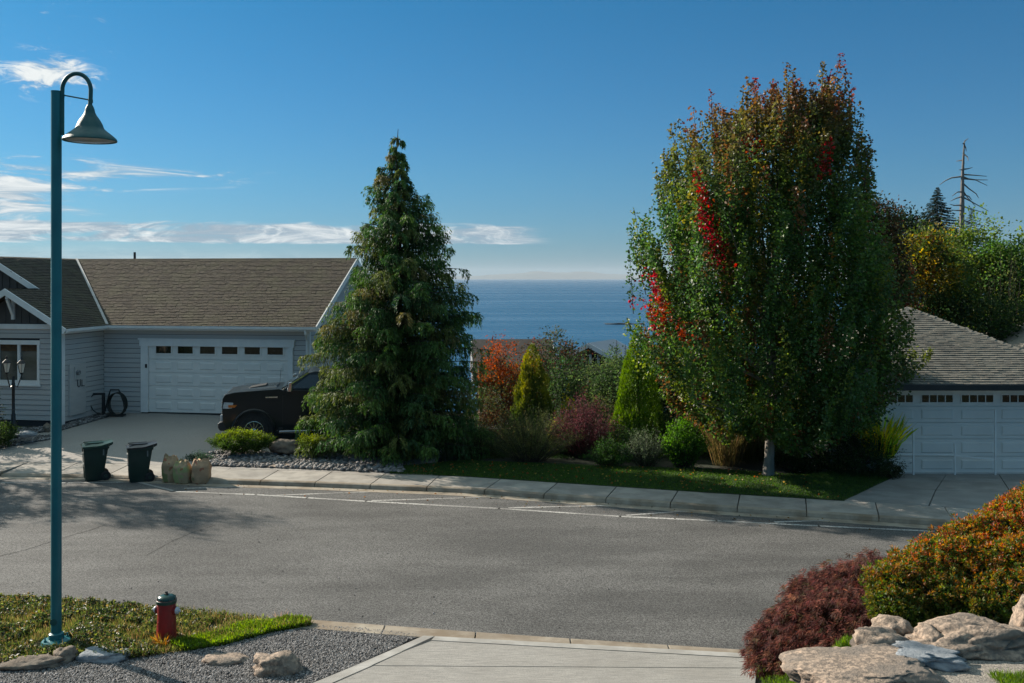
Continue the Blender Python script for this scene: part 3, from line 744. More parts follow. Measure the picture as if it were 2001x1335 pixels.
obj('gutter', MB().box(x0g-.1, x1g+.1, y0g-.13, y0g-.005, ze-.16, ze+.005).box(x0g-.12, x0g-.005, y0g-.1, y1g, ze-.16, ze+.004), mat('black_gutter', (.018, .017, .016), None, 4, .45), garage, bevel=.01)
obj('soffit', MB().box(x0g, x1g, y0g, y0g+.85, ze-.15, ze-.11), m_white, garage)
gy = 28.8; FZ = -.04
def gp(px, py): return atY(px, py, gy)
m_gd = mat('garage_door_paint', (.82, .76, .69), (.76, .71, .65), 1.2, .5, .06, 20)
m_gw = mat('pale_stucco', (.47, .48, .48), (.42, .43, .43), 2, .8, .2, 40)
GX0 = gp(1724, 0).x; GX1 = gp(2038, 0).x; gzt = gp(0, 762).z
obj('wall', MB().box(9.2, GX0, gy-.02, gy+.2, -.5, ze-.1).box(GX1, 16.4, gy-.02, gy+.2, -.5, ze-.1).box(GX0, GX1, gy-.018, gy+.2, gzt, ze-.1).box(9.2, 9.4, gy, 35.6, -.5, ze-.1).box(16.2, 16.4, gy+.2, 35.6, -.5, ze-.1), m_gw, garage)
gd = obj('garage_door', MB().box(GX0, GX1, gy+.03, gy+.08, FZ, gzt), m_gd, garage)
rows_ = [925, 892, 858, 826, 794, 762]; zz = [gp(0, p).z for p in rows_]; zz[0] = FZ
for r in range(5):
    obj('door_section', MB().box(GX0+.004, GX1-.004, gy, gy+.03, zz[r]+.008, zz[r+1]-.008), m_gd, gd, bevel=.008)
cols_ = [(1722, 1784), (1800, 1862), (1878, 1941), (1957, 2020)]
for a, b in cols_:
    xa, xb = gp(a, 0).x, gp(b, 0).x
    for r in range(4):
        za, zb = zz[r]+.10, zz[r+1]-.09; f_ = .03; y_ = gy-.002
        mb = MB().add([(xa, y_, za), (xb, y_, za), (xb, y_, zb), (xa, y_, zb), (xa+f_, y_-.022, za+f_), (xb-f_, y_-.022, za+f_), (xb-f_, y_-.022, zb-f_), (xa+f_, y_-.022, zb-f_)],
                      [(4, 5, 6, 7), (0, 1, 5, 4), (1, 2, 6, 5), (2, 3, 7, 6), (3, 0, 4, 7)])
        obj('raised_panel', mb, m_gd, gd)
    z0, z1 = gp(0, 786).z, gp(0, 772).z
    fr = MB().box(xa-.03, xb+.03, gy-.028, gy, z1, z1+.03).box(xa-.03, xb+.03, gy-.028, gy, z0-.03, z0); w4 = (xb-xa)/4
    for k in range(5):
        xx = xa+k*w4; fr.box(xx-.014, xx+.014, gy-.026, gy, z0, z1)
    wf = obj('window_frame', fr, m_gd, gd)
    for k in range(4):
        obj('pane', MB().box(xa+k*w4+.014, xa+(k+1)*w4-.014, gy-.014, gy-.003, z0, z1), m_glass_d, gd)
obj('door_trim', MB().box(GX0-.12, GX0, gy-.05, gy+.02, FZ-.02, gzt).box(GX1, GX1+.12, gy-.05, gy+.02, FZ-.02, gzt).box(GX0-.14, GX1+.14, gy-.055, gy+.02, gzt, gzt+.10), m_white, garage, bevel=.005)
structure('concrete_apron', MB().slab([(GX0-.1, gy-.16, -.03), (GX1+.1, gy-.16, -.03), (GX1+.1, gy+.0, -.028), (GX0-.1, gy+.0, -.028)], .1), mat('sunlit_sill_concrete', (.55, .54, .52), None, 3, .8))  # sunlight on the threshold is put into this strip's paler colour
# the larger roof of the same house behind, just in view at the right edge
main = thing('house', (0, 0, 0), 'edge of another house roof at the right, behind the hipped garage', 'house')
hw0, hw1 = 17.2, 27
obj('wall', MB().box(hw0+.5, hw1, 33.0, 42, -.6, 2.6), m_gw, main)
obj('roof', MB().add([(hw0, 32.5, 2.55), (hw1+.5, 32.5, 2.55), (hw1-3, 37.5, 4.6), (hw0+5, 37.5, 4.6), (hw0, 42.5, 2.55), (hw1+.5, 42.5, 2.55)], [(0, 1, 2, 3), (0, 3, 4), (1, 5, 2), (4, 3, 2, 5), (0, 4, 5, 1)]), m_gsh, main)
obj('gutter', MB().box(hw0-.05, hw1, 32.37, 32.49, 2.43, 2.57), m_white, main)

# ---------------------------------------------------------------- sea air: one even volume round everything
hz_m = bpy.data.materials.new('sea_haze'); hz_m.use_nodes = True; g = NT(hz_m.node_tree)
g.n.remove(g.n['Principled BSDF']); pv = g.node('ShaderNodeVolumePrincipled'); pv.inputs['Color'].default_value = (.80, .90, 1, 1); pv.inputs['Density'].default_value = .000016
g.link(pv.outputs[0], g.n['Material Output'].inputs['Volume'])
obj('haze', MB().box(-61000, 61000, -400, 61000, -96, 520), hz_m, kind='stuff')['label'] = 'thin sea haze'

rail = thing('railing', (0, 0, 0), 'thin white metal railing standing in front of the right garage door', 'railing')
ry_ = 28.45
def rp(px, py): return tuple(atY(px, py, ry_))
for px_, pt, pb in ((1785, 836, 917), (1866, 868, 920), (1945, 800, 925)):
    a = atY(px_, pt, ry_); obj('post', MB().bar((a.x, ry_, -.06), (a.x, ry_, a.z), .045), m_white, rail, bevel=.005)
obj('rail', MB().bar(rp(1738, 887), rp(1866, 889), .035), m_white, rail); obj('rail', MB().bar(rp(1866, 890), rp(1945, 898), .035), m_white, rail)
# ---------------------------------------------------------------- street lamp
LY = 15.2
def lp(px, py): return atY(px, py, LY)
base = lp(110, 1252); BX = base.x; gz = float(G(BX, LY))
lamp = thing('street_lamp', (BX, LY, 0), 'tall teal street lamp with hooped arm and bell shade, left of the red hydrant', 'street lamp')
m_teal = mat('teal_paint', (.010, .150, .175), (.008, .125, .150), 2.5, .38, .06, 20, c3=(.018, .165, .18), s3=.8)
m_teal_old = mat('weathered_teal_paint', (.006, .080, .082), (.010, .095, .092), 9, .5, .25, 40, c3=(.03, .11, .10), s3=5, contrast=(.4, .7))
zt = lp(0, 180).z
L = lambda px, py: (lp(px, py).x-BX, 0, lp(px, py).z)
obj('pole', MB().lathe([(.077, gz-.1), (.077, zt), (.080, zt+.001), (.080, zt+.015), (.02, zt+.02)], n=28), m_teal, lamp, smooth=True)
fl = obj('base_flange', MB().lathe([(.215, gz-.12), (.215, gz+.055), (.20, gz+.075), (.115, gz+.095), (.105, gz+.17), (.078, gz+.19)], n=28), m_teal, lamp, smooth=True)
for k in range(4):
    a = math.pi/4+k*math.pi/2; obj('bolt', MB().lathe([(.024, gz+.06), (.024, gz+.10), (.012, gz+.10), (.012, gz+.14)], (.165*math.cos(a), .165*math.sin(a), 0), 6), m_teal, fl)
hz = lp(0, 1213).z
obj('access_cover', MB().lathe([(.045, -.083), (.045, -.076), (.03, -.070)], (-.01, 0, hz), 20, axis='y').lathe([(.052, -.078), (.052, -.07)], (-.01, 0, hz), 20, axis='y'), m_teal_old, lamp, smooth=True)
# arm: bracket tube up the side, hoop over, down into the shade
arm = [L(121.5, 264), L(121.5, 225), L(121.5, 185)]
cxh, cyh = 149.5, 177; rx, ry = 28, 33
for k in range(1, 20):
    a = math.pi-math.pi*k/19*.98; arm.append(L(cxh+rx*math.cos(a), cyh-ry*math.sin(a)))
arm += [L(177, 190), L(176, 205)]
obj('arm', MB().tube(arm, .032, 12), m_teal_old, lamp, smooth=True)
obj('arm_bracket', MB().box(.05, .085, -.03, .03, lp(0, 262).z, lp(0, 183).z), m_teal_old, lamp, bevel=.005)
obj('tie_rod', MB().tube([L(123, 186), L(178, 196)], .011, 8).lathe([(.024, 0), (.024, .05)], L(123, 191), 10).lathe([(.036, 0), (.036, .05)], L(177, 201), 12), m_teal_old, lamp, smooth=True)
sc_ = LY/F; cxs = lp(175.5, 0).x-BX
prof_px = [(5, 205), (6.5, 208), (8.5, 213), (9.5, 217), (10, 220), (13, 226), (18, 233), (21, 238), (23.5, 243), (25.5, 249), (27, 252), (34, 258), (43, 265), (48.5, 270), (50.5, 274), (50, 276)]
pr = [(r*sc_, lp(0, y).z) for r, y in prof_px]
inner = [(r-.012, z-.004) for r, z in reversed(pr[3:-1])]
obj('shade', MB().lathe(pr+inner, (cxs, 0, 0), 40, cap=True), m_teal_old, lamp, smooth=True)
obj('lens', MB().lathe([(.36, lp(0, 274).z), (.30, lp(0, 276).z-.0), (.05, lp(0, 277).z)], (cxs, 0, 0), 24), mat('lamp_lens', (.45, .42, .36), (.35, .33, .3), 5, .2), lamp, smooth=True)

# ---------------------------------------------------------------- fire hydrant
hyY = 15.3; hb = atY(325.5, 1250, hyY); sc_ = hyY/F
hyd = thing('fire_hydrant', (hb.x, hyY, 0), 'red fire hydrant with a dark green bonnet and white side caps, standing in the weeds', 'fire hydrant', R(-10))
hz_ = lambda y: H-(y-HY)*sc_
m_red = mat('hydrant_red', (.34, .013, .015), (.26, .013, .015), 6, .42, .15, 30, c3=(.16, .014, .015), s3=4)
m_hg = mat('bonnet_green', (.006, .048, .042), (.009, .06, .05), 6, .30, .2, 25)
m_hw = mat('nozzle_white', (.55, .58, .62), (.45, .48, .52), 8, .4, .1)
r = sc_
obj('barrel', MB().lathe([(19*r, -.15), (19*r, hz_(1246)), (18.5*r, hz_(1225)), (17.5*r, hz_(1210)), (17.5*r, hz_(1182)), (17*r, hz_(1176)), (18.5*r, hz_(1176)), (18.5*r, hz_(1171))], n=30), m_red, hyd, smooth=True)
for k in range(8):
    a = 2*math.pi*k/8+.2; obj('rib', MB().bar((17.2*r*math.cos(a), 17.2*r*math.sin(a), .05), (16.6*r*math.cos(a), 16.6*r*math.sin(a), hz_(1212)), .022, .022), m_red, hyd, bevel=.006)
bon = obj('bonnet', MB().lathe([(19*r, hz_(1178)), (19.5*r, hz_(1176)), (19.5*r, hz_(1172)), (17.8*r, hz_(1171)), (17.5*r, hz_(1168)), (15*r, hz_(1164.5)), (9*r, hz_(1162.5)), (4*r, hz_(1162))], n=30), m_hg, hyd, smooth=True)
for k in range(8):
    a = 2*math.pi*k/8; obj('bolt', MB().lathe([(.014, hz_(1173)), (.014, hz_(1167)), (.010, hz_(1166))], (16.6*r*math.cos(a), 16.6*r*math.sin(a), 0), 6), m_hg, bon)
obj('operating_nut', MB().lathe([(4.5*r, hz_(1163)), (4.2*r, hz_(1160)), (2.6*r, hz_(1159.6)), (3.0*r, hz_(1156))], n=5), mat('dark_iron', (.02, .022, .022), None, 6, .5), hyd)
for s in (-1, 1):
    zc = hz_(1192)
    obj('nozzle', MB().lathe([(8.5*r, s*15*r), (8.5*r, s*18*r), (7.5*r, s*18.2*r), (7.5*r, s*21*r)], (0, 0, zc), 20, axis='x'), m_red, hyd, smooth=True)
    obj('nozzle_cap', MB().lathe([(7.2*r, s*20*r), (7.4*r, s*22.5*r), (5.5*r, s*25.5*r), (2.4*r, s*26*r), (2.2*r, s*29*r)], (0, 0, zc), 14, axis='x'), m_hw, hyd, smooth=True)
obj('pumper_nozzle', MB().lathe([(10*r, 14*r), (10*r, 19*r), (9*r, 23*r), (3*r, 24*r), (3*r, 28*r)], (0, 0, hz_(1196)), 20, axis='y'), m_red, hyd, smooth=True)

# ---------------------------------------------------------------- wheelie bins
m_bin = mat('bin_green', (.010, .034, .024), (.008, .028, .020), 4, .42, .1, 40, c3=(.02, .035, .028), s3=3)
m_lidb = mat('black_lid', (.014, .016, .018), None, 4, .30)
m_lidg = mat('green_lid', (.012, .050, .032), None, 4, .30)
m_tyre = mat('black_rubber', (.012, .012, .012), (.02, .02, .02), 8, .8)
m_scuff = mat('scuffed_edge', (.16, .18, .17), None, 20, .6)
def make_bin(name, loc, rz, lid, label, group):
    b = thing(name, loc, label, 'wheelie bin', rz, group)
    # front faces -x, wheels and handle at +x
    def ring(z, xf, xb, w): return [(-xf, -w, z), (xb, -w, z), (xb, w, z), (-xf, w, z)]
    levels = [ring(.0, .235, .17, .215), ring(.02, .25, .185, .23), ring(.62, .285, .27, .265), ring(.90, .30, .315, .285)]
    mb = MB()
    for q in levels: mb.v += q
    for k in range(3):
        for i in range(4): mb.f.append((k*4+i, k*4+(i+1) % 4, k*4+4+(i+1) % 4, k*4+4+i))
    mb.f += [(3, 2, 1, 0), (12, 13, 14, 15)]
    body = obj('body', mb, m_bin, b, bevel=.02)
    obj('rim', MB().hexa(ring(.88, .325, .335, .31), ring(.955, .33, .34, .315)), m_bin, b, bevel=.012)
    obj('front_recess', MB().hexa([(-.292, -.17, .36), (-.275, -.17, .36), (-.275, .17, .36), (-.292, .17, .36)], [(-.312, -.18, .74), (-.29, -.18, .74), (-.29, .18, .74), (-.312, .18, .74)]), m_bin, body, bevel=.008)
    for z, x in ((.745, .318), (.45, .301)):
        obj('grab_bar', MB().box(-x-.012, -x+.03, -.17, .17, z, z+.022), m_scuff, body, bevel=.005)
    for s in (-1, 1):
        obj('corner_rib', MB().hexa([(-.275, s*.20, .03), (-.24, s*.20, .03), (-.24, s*.24, .03), (-.275, s*.24, .03)], [(-.32, s*.245, .88), (-.28, s*.245, .88), (-.28, s*.29, .88), (-.32, s*.29, .88)]), m_bin, body, bevel=.006)
    obj('side_mark', MB().box(.17, .205, -.287, -.272, .70, .86), m_scuff, body)
    # lid: domed, rising to the overhanging handle end
    lm = MB(); nx, ny = 8, 6
    for i in range(nx+1):
        for j in range(ny+1):
            u = i/nx; v = j/ny; x = -.35+u*.78; y = -.32+v*.64
            z = .965+.03*math.sin(math.pi*v)+.055*math.sin(math.pi*min(1, u*1.25))*math.sin(math.pi*v)+max(0, u-.55)*.20
            lm.v.append((x, y*(1-.12*max(0, u-.7)), z))
    o_ = len(lm.v); lm.v += [(x, y, z-.045) for x, y, z in lm.v[:o_]]
    for i in range(nx):
        for j in range(ny):
            q = i*(ny+1)+j; lm.f.append((q, q+ny+1, q+ny+2, q+1)); lm.f.append((q+o_, q+1+o_, q+ny+2+o_, q+ny+1+o_))
    for j in range(ny):
        for q in (j, nx*(ny+1)+j): lm.f.append((q, q+1, q+1+o_, q+o_))
    for i in range(nx):
        for q in (i*(ny+1), i*(ny+1)+ny): lm.f.append((q, q+ny+1, q+ny+1+o_, q+o_))
    ld = obj('lid', lm, lid, b, smooth=True)
    obj('lid_ridge', MB().box(-.30, .20, -.16, -.12, 1.02, 1.045).box(-.30, .20, .12, .16, 1.02, 1.045), lid, ld, bevel=.01)
    obj('handle', MB().bar((.42, -.26, 1.00), (.42, .26, 1.00), .03).bar((.30, -.25, .93), (.43, -.25, 1.0), .03).bar((.30, .25, .93), (.43, .25, 1.0), .03), m_bin, b, bevel=.006)
    obj('axle', MB().tube([(.25, -.27, .125), (.25, .27, .125)], .013, 8), m_scuff, b)
    obj('wheel_housing', MB().hexa([(.10, -.19, .05), (.27, -.19, .10), (.27, .19, .10), (.10, .19, .05)], [(.15, -.21, .33), (.25, -.21, .33), (.25, .21, .33), (.15, .21, .33)]), m_bin, b, bevel=.01)
    for s in (-1, 1):
        w = obj('wheel', MB().lathe([(.05, -.03), (.115, -.03), (.128, -.02), (.128, .02), (.115, .03), (.05, .03)], (.25, s*.255, .125), 22, axis='y'), m_tyre, b, smooth=True)
        obj('hub', MB().lathe([(.05, -.034), (.05, .034)], (.25, s*.255, .125), 14, axis='y'), m_bin, w)
    return b
ba = at(186, 937, .004); b1 = make_bin('wheelie_bin', ba, R(28), m_lidg, 'wheelie bin with a green lid, the one nearer the teal lamp post', 'wheelie bins at the kerb')
bb = at(273, 939.5, .004); b2 = make_bin('wheelie_bin', bb, R(24), m_lidb, 'wheelie bin with a black lid, standing next to the paper yard waste bags', 'wheelie bins at the kerb')

# ---------------------------------------------------------------- paper yard-waste bags
def bag_mat(name, base, print_, amt):
    m = bpy.data.materials.new(name); m.use_nodes = True; g = NT(m.node_tree); bs = g.n['Principled BSDF']
    o = g.node('ShaderNodeTexCoord').outputs['Object']
    c = g.mix(g.mapr(g.noise(o, 5, 4), .35, .65), base, tuple(x*.8 for x in base))
    gr = g.mapr(g.noise(g.mapping(o, loc=(3, 1, 2)), 3.2, 2), .56-amt, .60-amt)
    c = g.mix(g.math('MULTIPLY', gr, .85), c, print_)
    rd_ = g.mapr(g.noise(g.mapping(o, loc=(7, 5, 1)), 7.5, 1), .64, .67)
    c = g.mix(g.math('MULTIPLY', rd_, .7), c, (.30, .06, .03))
    g.link(c, bs.inputs['Base Color']); bs.inputs['Roughness'].default_value = .8
    b = g.node('ShaderNodeBump'); b.inputs['Strength'].default_value = .5; b.inputs['Distance'].default_value = .03
    g.link(g.noise(o, 7, 5, .6), b.inputs['Height']); g.link(b.outputs[0], bs.inputs['Normal']); return m
def bag(loc, rz, w, d, h, m, label, seed, lean=0.0, fold=1.0):
    b = thing('paper_bag', loc, label, 'yard waste bag', rz, 'paper yard waste bags at the kerb')
    bm = bmesh.new(); N = 14; rows = 16; rg = []
    for k in range(rows+1):
        t = k/rows; ring = []
        for i in range(4*N):
            s, q = divmod(i, N); e = q/N*2-1
            x, y = [(e, -1), (1, e), (-e, 1), (-1, -e)][s]
            rr = (x*x+y*y)**.5; rnd = min(1, 1.18/rr) if rr > 1.18 else 1
            x *= rnd; y *= rnd
            bulge = 1+.10*math.sin(math.pi*min(1, t*1.1))
            pinch = 1-sm(t, .72, 1.0)*.62*fold
            nz = mnoise.noise((x*1.7+seed, y*1.7, t*3.5))*.10+mnoise.noise((x*5+seed, y*5, t*9))*.035
            X = x*w/2*(bulge+nz)*(1-.12*sm(t, .8, 1)); Y = y*d/2*(bulge+nz)*pinch
            Z = h*t+(mnoise.noise((x*2.2+seed*2, y*2, 4))*.13*sm(t, .6, 1))*h
            ring.append(bm.verts.new((X+lean*t*h, Y, Z)))
        rg.append(ring)
    for k in range(rows):
        for i in range(4*N): bm.faces.new((rg[k][i], rg[k][(i+1) % (4*N)], rg[k+1][(i+1) % (4*N)], rg[k+1][i]))
    bm.faces.new(list(reversed(rg[0]))); 
    cv = bm.verts.new((lean*h, 0, h*.93))
    for i in range(4*N): bm.faces.new((rg[-1][i], rg[-1][(i+1) % (4*N)], cv))
    me = bpy.data.meshes.new('bag'); bm.to_mesh(me); bm.free(); me.shade_smooth()
    obj('sack', me, m, b)
    fm = MB(); n = 9
    for k in range(n):
        t = k/(n-1); x = -w*.40+w*.8*t; z = h*(.93+.05*math.sin(t*9+seed)+.06*mnoise.noise((t*4, seed, 1)))
        fm.v += [(x+lean*h, -.03+.02*math.sin(t*7+seed), z), (x*.9+lean*h, .02*math.sin(t*11), z+.085+.03*math.sin(t*5+seed))]
    for k in range(n-1): fm.f.append((2*k, 2*k+2, 2*k+3, 2*k+1))
    fo = obj('folded_top', fm, m, b); so = fo.modifiers.new('thick', 'SOLIDIFY'); so.thickness = .006
    return b
KRAFT = (.42, .27, .15)
bag(at(334, 941, .004), R(8), .40, .36, .68, bag_mat('kraft_green_print', KRAFT, (.14, .17, .05), .03), 'tall brown paper yard waste bag with green print, leftmost of the three bags', 1.3, -.02)
bag(at(359, 943.5, .004), R(-18), .42, .34, .58, bag_mat('kraft_pale_print', (.38, .27, .15), (.26, .29, .11), .07), 'slumped greenish paper yard waste bag squeezed between the two upright ones', 4.1, -.10)
bag(at(394, 943.5, .004), R(4), .44, .36, .62, bag_mat('kraft_plain', (.45, .28, .16), (.15, .17, .06), -.06), 'plain brown paper yard waste bag, nearest the river stone bed', 8.2, .0)

# ---------------------------------------------------------------- pickup truck
m_body = mat('black_car_paint', (.004, .008, .010), (.005, .009, .011), 2, .35, coat=.45, spec=.25)
m_chrome = mat('chrome', (.75, .76, .78), None, 4, .12, metal=1.0)
m_blackp = mat('black_plastic_trim', (.018, .018, .018), None, 6, .55)
m_cglass = mat('tinted_car_glass', (.015, .018, .02), (.02, .022, .022), 2, .04, spec=1.0)
m_rim = mat('bright_alloy', (.62, .60, .56), None, 4, .22, metal=.9)
m_lens = mat('headlight_lens', (.55, .58, .60), (.35, .37, .40), 9, .08, spec=1)
m_amber = mat('amber_lens', (.60, .16, .02), None, 9, .2)
TY = 31.9; tz = float(driveZ(TY))+.015; tf = atY(438, 800, TY-.35)
truck = thing('pickup_truck', (tf.x-.26, TY+.62, tz-.06), 'black pickup truck parked on the driveway, its rear hidden behind the weeping conifer', 'pickup truck', R(180+9))
# local: +x forward, origin at the front bumper, left side is +y ... after the turn the left side faces the camera
truck.rotation_euler = (0, 0, R(180+9)); S = 1.12; truck.scale = (S, S, S)
TL = 5.85; HWI = 1.0
wheel_x = (-.92, -4.75); wz = .435
def arch(cx, r, z0, n=12): return [(cx+r*math.cos(a), wz+r*math.sin(a)) for a in np.linspace(math.pi, 0, n)]
# profile of the lower body from the tail to the nose with wheel arches
low = [(-TL+.06, .55), (-5.33, .52)]+arch(-4.75, .55, 0)+[(-4.18, .44), (-1.50, .44)]+arch(-.92, .56, 0)+[(-.34, .50), (-.16, .50), (-.07, .70), (-.04, 1.10), (-.06, 1.36), (-.13, 1.475), (-.40, 1.535), (-1.0, 1.575), (-1.62, 1.61), (-1.74, 1.57), (-3.92, 1.55), (-3.94, 1.46), (-TL+.02, 1.46)]
body = obj('body', MB().prism(low, -HWI+.02, HWI-.02), m_body, truck, bevel=.03)
obj('hood_bulge', MB().hexa([(-.40, -.55, 1.46), (-.40, .55, 1.46), (-1.55, .60, 1.57), (-1.55, -.60, 1.57)], [(-.52, -.42, 1.545), (-.52, .42, 1.545), (-1.52, .46, 1.655), (-1.52, -.46, 1.655)]), m_body, body, bevel=.03)
obj('hood_scoop', MB().hexa([(-.70, -.30, 1.54), (-.70, .30, 1.54), (-1.2, .30, 1.60), (-1.2, -.30, 1.60)], [(-.74, -.26, 1.59), (-.74, .26, 1.59), (-1.2, .26, 1.67), (-1.2, -.26, 1.67)]), m_blackp, body, bevel=.01)
# fender flares
for wx in wheel_x:
    for s in (-1, 1):
        fl_ = MB(); n = 14; ins = []
        for k in range(n+1):
            a = math.pi*k/n; 
            for rr, yy in ((.55, HWI-.03), (.555, HWI+.012), (.60, HWI+.010), (.64, HWI-.03)): fl_.v.append((wx+rr*math.cos(a), s*yy, wz+rr*math.sin(a)))
        for k in range(n):
            for q in range(3): fl_.f.append((k*4+q, k*4+q+1, k*4+q+5, k*4+q+4))
        obj('wheel_arch', fl_, m_body, body, smooth=True)
        obj('arch_liner', MB().lathe([(.545, s*.62), (.545, s*.95)], (wx, 0, wz), 20, axis='y'), m_tyre, body)
cab = [(-1.66, 1.44), (-2.42, 1.93), (-2.62, 1.97), (-3.55, 1.96), (-3.78, 1.90), (-3.94, 1.42)]
def inset_prism(poly, w0, w1, zlo, zhi):
    mb = MB(); n = len(poly); wf = lambda z: w0+(w1-w0)*(z-zlo)/(zhi-zlo)
    vs = [(x, -wf(z), z) for x, z in poly]+[(x, wf(z), z) for x, z in poly]
    return mb.add(vs, [tuple(range(n)), tuple(reversed(range(n, 2*n)))]+[(i, i+n, (i+1) % n+n, (i+1) % n) for i in range(n)])
cabo = obj('cab', inset_prism(cab, .93, .76, 1.44, 1.97), m_body, truck, bevel=.035, loc=(0, 0, .12))
def sidew(z): return .93+(.76-.93)*(z-1.44)/(.53)
for s in (-1, 1):
    for quad in ([(-1.95, 1.50), (-2.46, 1.86), (-2.78, 1.87), (-2.78, 1.50)], [(-2.90, 1.50), (-2.90, 1.87), (-3.52, 1.86), (-3.72, 1.50)]):
        q = [(x, s*(sidew(z)+.008), z) for x, z in quad]; q2 = [(x, s*(sidew(z)-.02), z) for x, z in quad]
        obj('side_window', MB().hexa(q, q2), m_cglass, cabo)
    a_, b_ = (-1.70, s*(sidew(1.46)+.004), 1.46), (-2.43, s*(sidew(1.92)+.004), 1.925)
    obj('pillar_trim', MB().bar(a_, b_, .022, .035), m_chrome, cabo)
obj('windscreen', MB().hexa([(-1.69, -.84, 1.475), (-1.69, .84, 1.475), (-2.41, .70, 1.915), (-2.41, -.70, 1.915)], [(-1.685, -.84, 1.50), (-1.685, .84, 1.50), (-2.40, .70, 1.94), (-2.40, -.70, 1.94)]), m_cglass, cabo)
# doors, handles, mirror
for s in (-1, 1):
    for xx in (-1.72, -2.84, -3.86): obj('door_gap', MB().box(xx-.006, xx+.006, s*HWI-.022, s*HWI-.016, .58, 1.42), m_blackp, body)
    for xx in (-2.62, -3.68): obj('door_handle', MB().box(xx-.12, xx+.06, min(s*HWI-.02*s, s*HWI+.02*s), max(s*HWI-.02*s, s*HWI+.02*s), 1.20, 1.235), m_chrome, body, bevel=.006)
    mr = obj('mirror', MB().hexa([(-1.98, s*1.06, 1.44), (-1.84, s*1.06, 1.44), (-1.86, s*1.27, 1.46), (-1.98, s*1.27, 1.46)], [(-2.0, s*1.06, 1.76), (-1.88, s*1.06, 1.74), (-1.90, s*1.27, 1.72), (-2.0, s*1.27, 1.74)]), m_chrome, truck, bevel=.02, loc=(0, 0, .1))
    obj('mirror_arm', MB().box(-1.96, -1.88, min(s*.9, s*1.08), max(s*.9, s*1.08), 1.46, 1.51), m_blackp, mr, bevel=.005)
    obj('side_step', MB().box(-3.9, -1.62, min(s*.86, s*1.04), max(s*.86, s*1.04), .36, .43), m_chrome, truck, bevel=.02)
    obj('step_end', MB().box(-1.72, -1.60, min(s*.84, s*1.0), max(s*.84, s*1.0), .34, .52), m_blackp, truck, bevel=.01)
    # fender emblem plate and hood side badge
    obj('fender_badge', MB().box(-1.58, -1.24, min(s*(HWI-.025), s*(HWI-.008)), max(s*(HWI-.025), s*(HWI-.008)), 1.36, 1.40), m_chrome, body)
# front
obj('grille', MB().box(-.10, -.015, -.72, .72, .74, 1.26), m_blackp, truck, bevel=.02)
for z in (.82, .96, 1.10, 1.23): obj('grille_bar', MB().box(-.03, .012, -.74, .74, z-.018, z+.018), m_chrome, truck, bevel=.006)
for s in (-1, 1):
    hl = obj('headlight', MB().hexa([(-.20, s*.74, .95), (-.01, s*.72, .95), (-.06, s*.985, .97), (-.32, s*.992, .97)], [(-.22, s*.74, 1.17), (-.07, s*.72, 1.17), (-.10, s*.985, 1.15), (-.36, s*.992, 1.13)]), m_lens, truck, bevel=.01, loc=(0, 0, .11))
    obj('indicator', MB().hexa([(-.30, s*.98, 1.0), (-.22, s*.98, 1.0), (-.22, s*1.004, 1.0), (-.40, s*1.004, 1.0)], [(-.30, s*.98, 1.07), (-.22, s*.98, 1.07), (-.22, s*1.004, 1.07), (-.46, s*1.004, 1.07)]), m_amber, hl)
    obj('lower_lamp', MB().box(-.06, .005, min(s*.76, s*.95), max(s*.76, s*.95), .72, .90), m_lens, truck, bevel=.012)
obj('front_bumper', MB().prism([(-.32, .42), (.02, .46), (.07, .54), (.07, .66), (.0, .70), (-.32, .68)], -.97, .97), m_blackp, truck, bevel=.025)
obj('bumper_trim', MB().box(.02, .085, -.90, .90, .60, .66), m_chrome, truck, bevel=.01)
obj('antenna', MB().tube([(-1.5, -.82, 1.48), (-1.55, -.82, 2.05)], .006, 5), m_blackp, truck)
obj('wiper', MB().bar((-1.66, .5, 1.50), (-1.74, -.1, 1.55), .02), m_blackp, truck)
for wx in wheel_x:
    for s in (-1, 1):
        y0 = s*.70; c = (wx, s*.84, wz)
        w = obj('wheel', MB().lathe([(.26, -.13), (.40, -.13), (.43, -.10), (.435, 0), (.43, .10), (.40, .13), (.26, .13)], c, 36, axis='y', cap=False), m_tyre, truck, smooth=True)
        o_ = s*.10
        obj('rim', MB().lathe([(.262, -.12), (.268, o_), (.275, o_+s*.03), (.255, o_+s*.032), (.245, o_), (.24, -.10)], c, 36, axis='y', cap=False), m_rim, w, smooth=True)
        sp = MB()
        for k in range(12):
            a = 2*math.pi*k/12; p0 = Vector((wx+.05*math.cos(a), c[1]+o_+s*.0, wz+.05*math.sin(a))); p1 = Vector((wx+.25*math.cos(a), c[1]+o_+s*.02, wz+.25*math.sin(a)))
            sp.bar(p0, p1, .026, .026, up=(0, 1, 0))
        obj('spokes', sp, m_rim, w)
        obj('hub_cap', MB().lathe([(.065, o_-.02), (.065, o_+s*.03), (.04, o_+s*.04)], c, 16, axis='y'), m_rim, w, smooth=True)
        obj('brake_disc', MB().lathe([(.20, -.02), (.20, .02)], c, 20, axis='y'), m_tyre, w)
obj('tailgate', MB().box(-TL-.0, -TL+.05, -.9, .9, .72, 1.37), m_body, truck, bevel=.01)

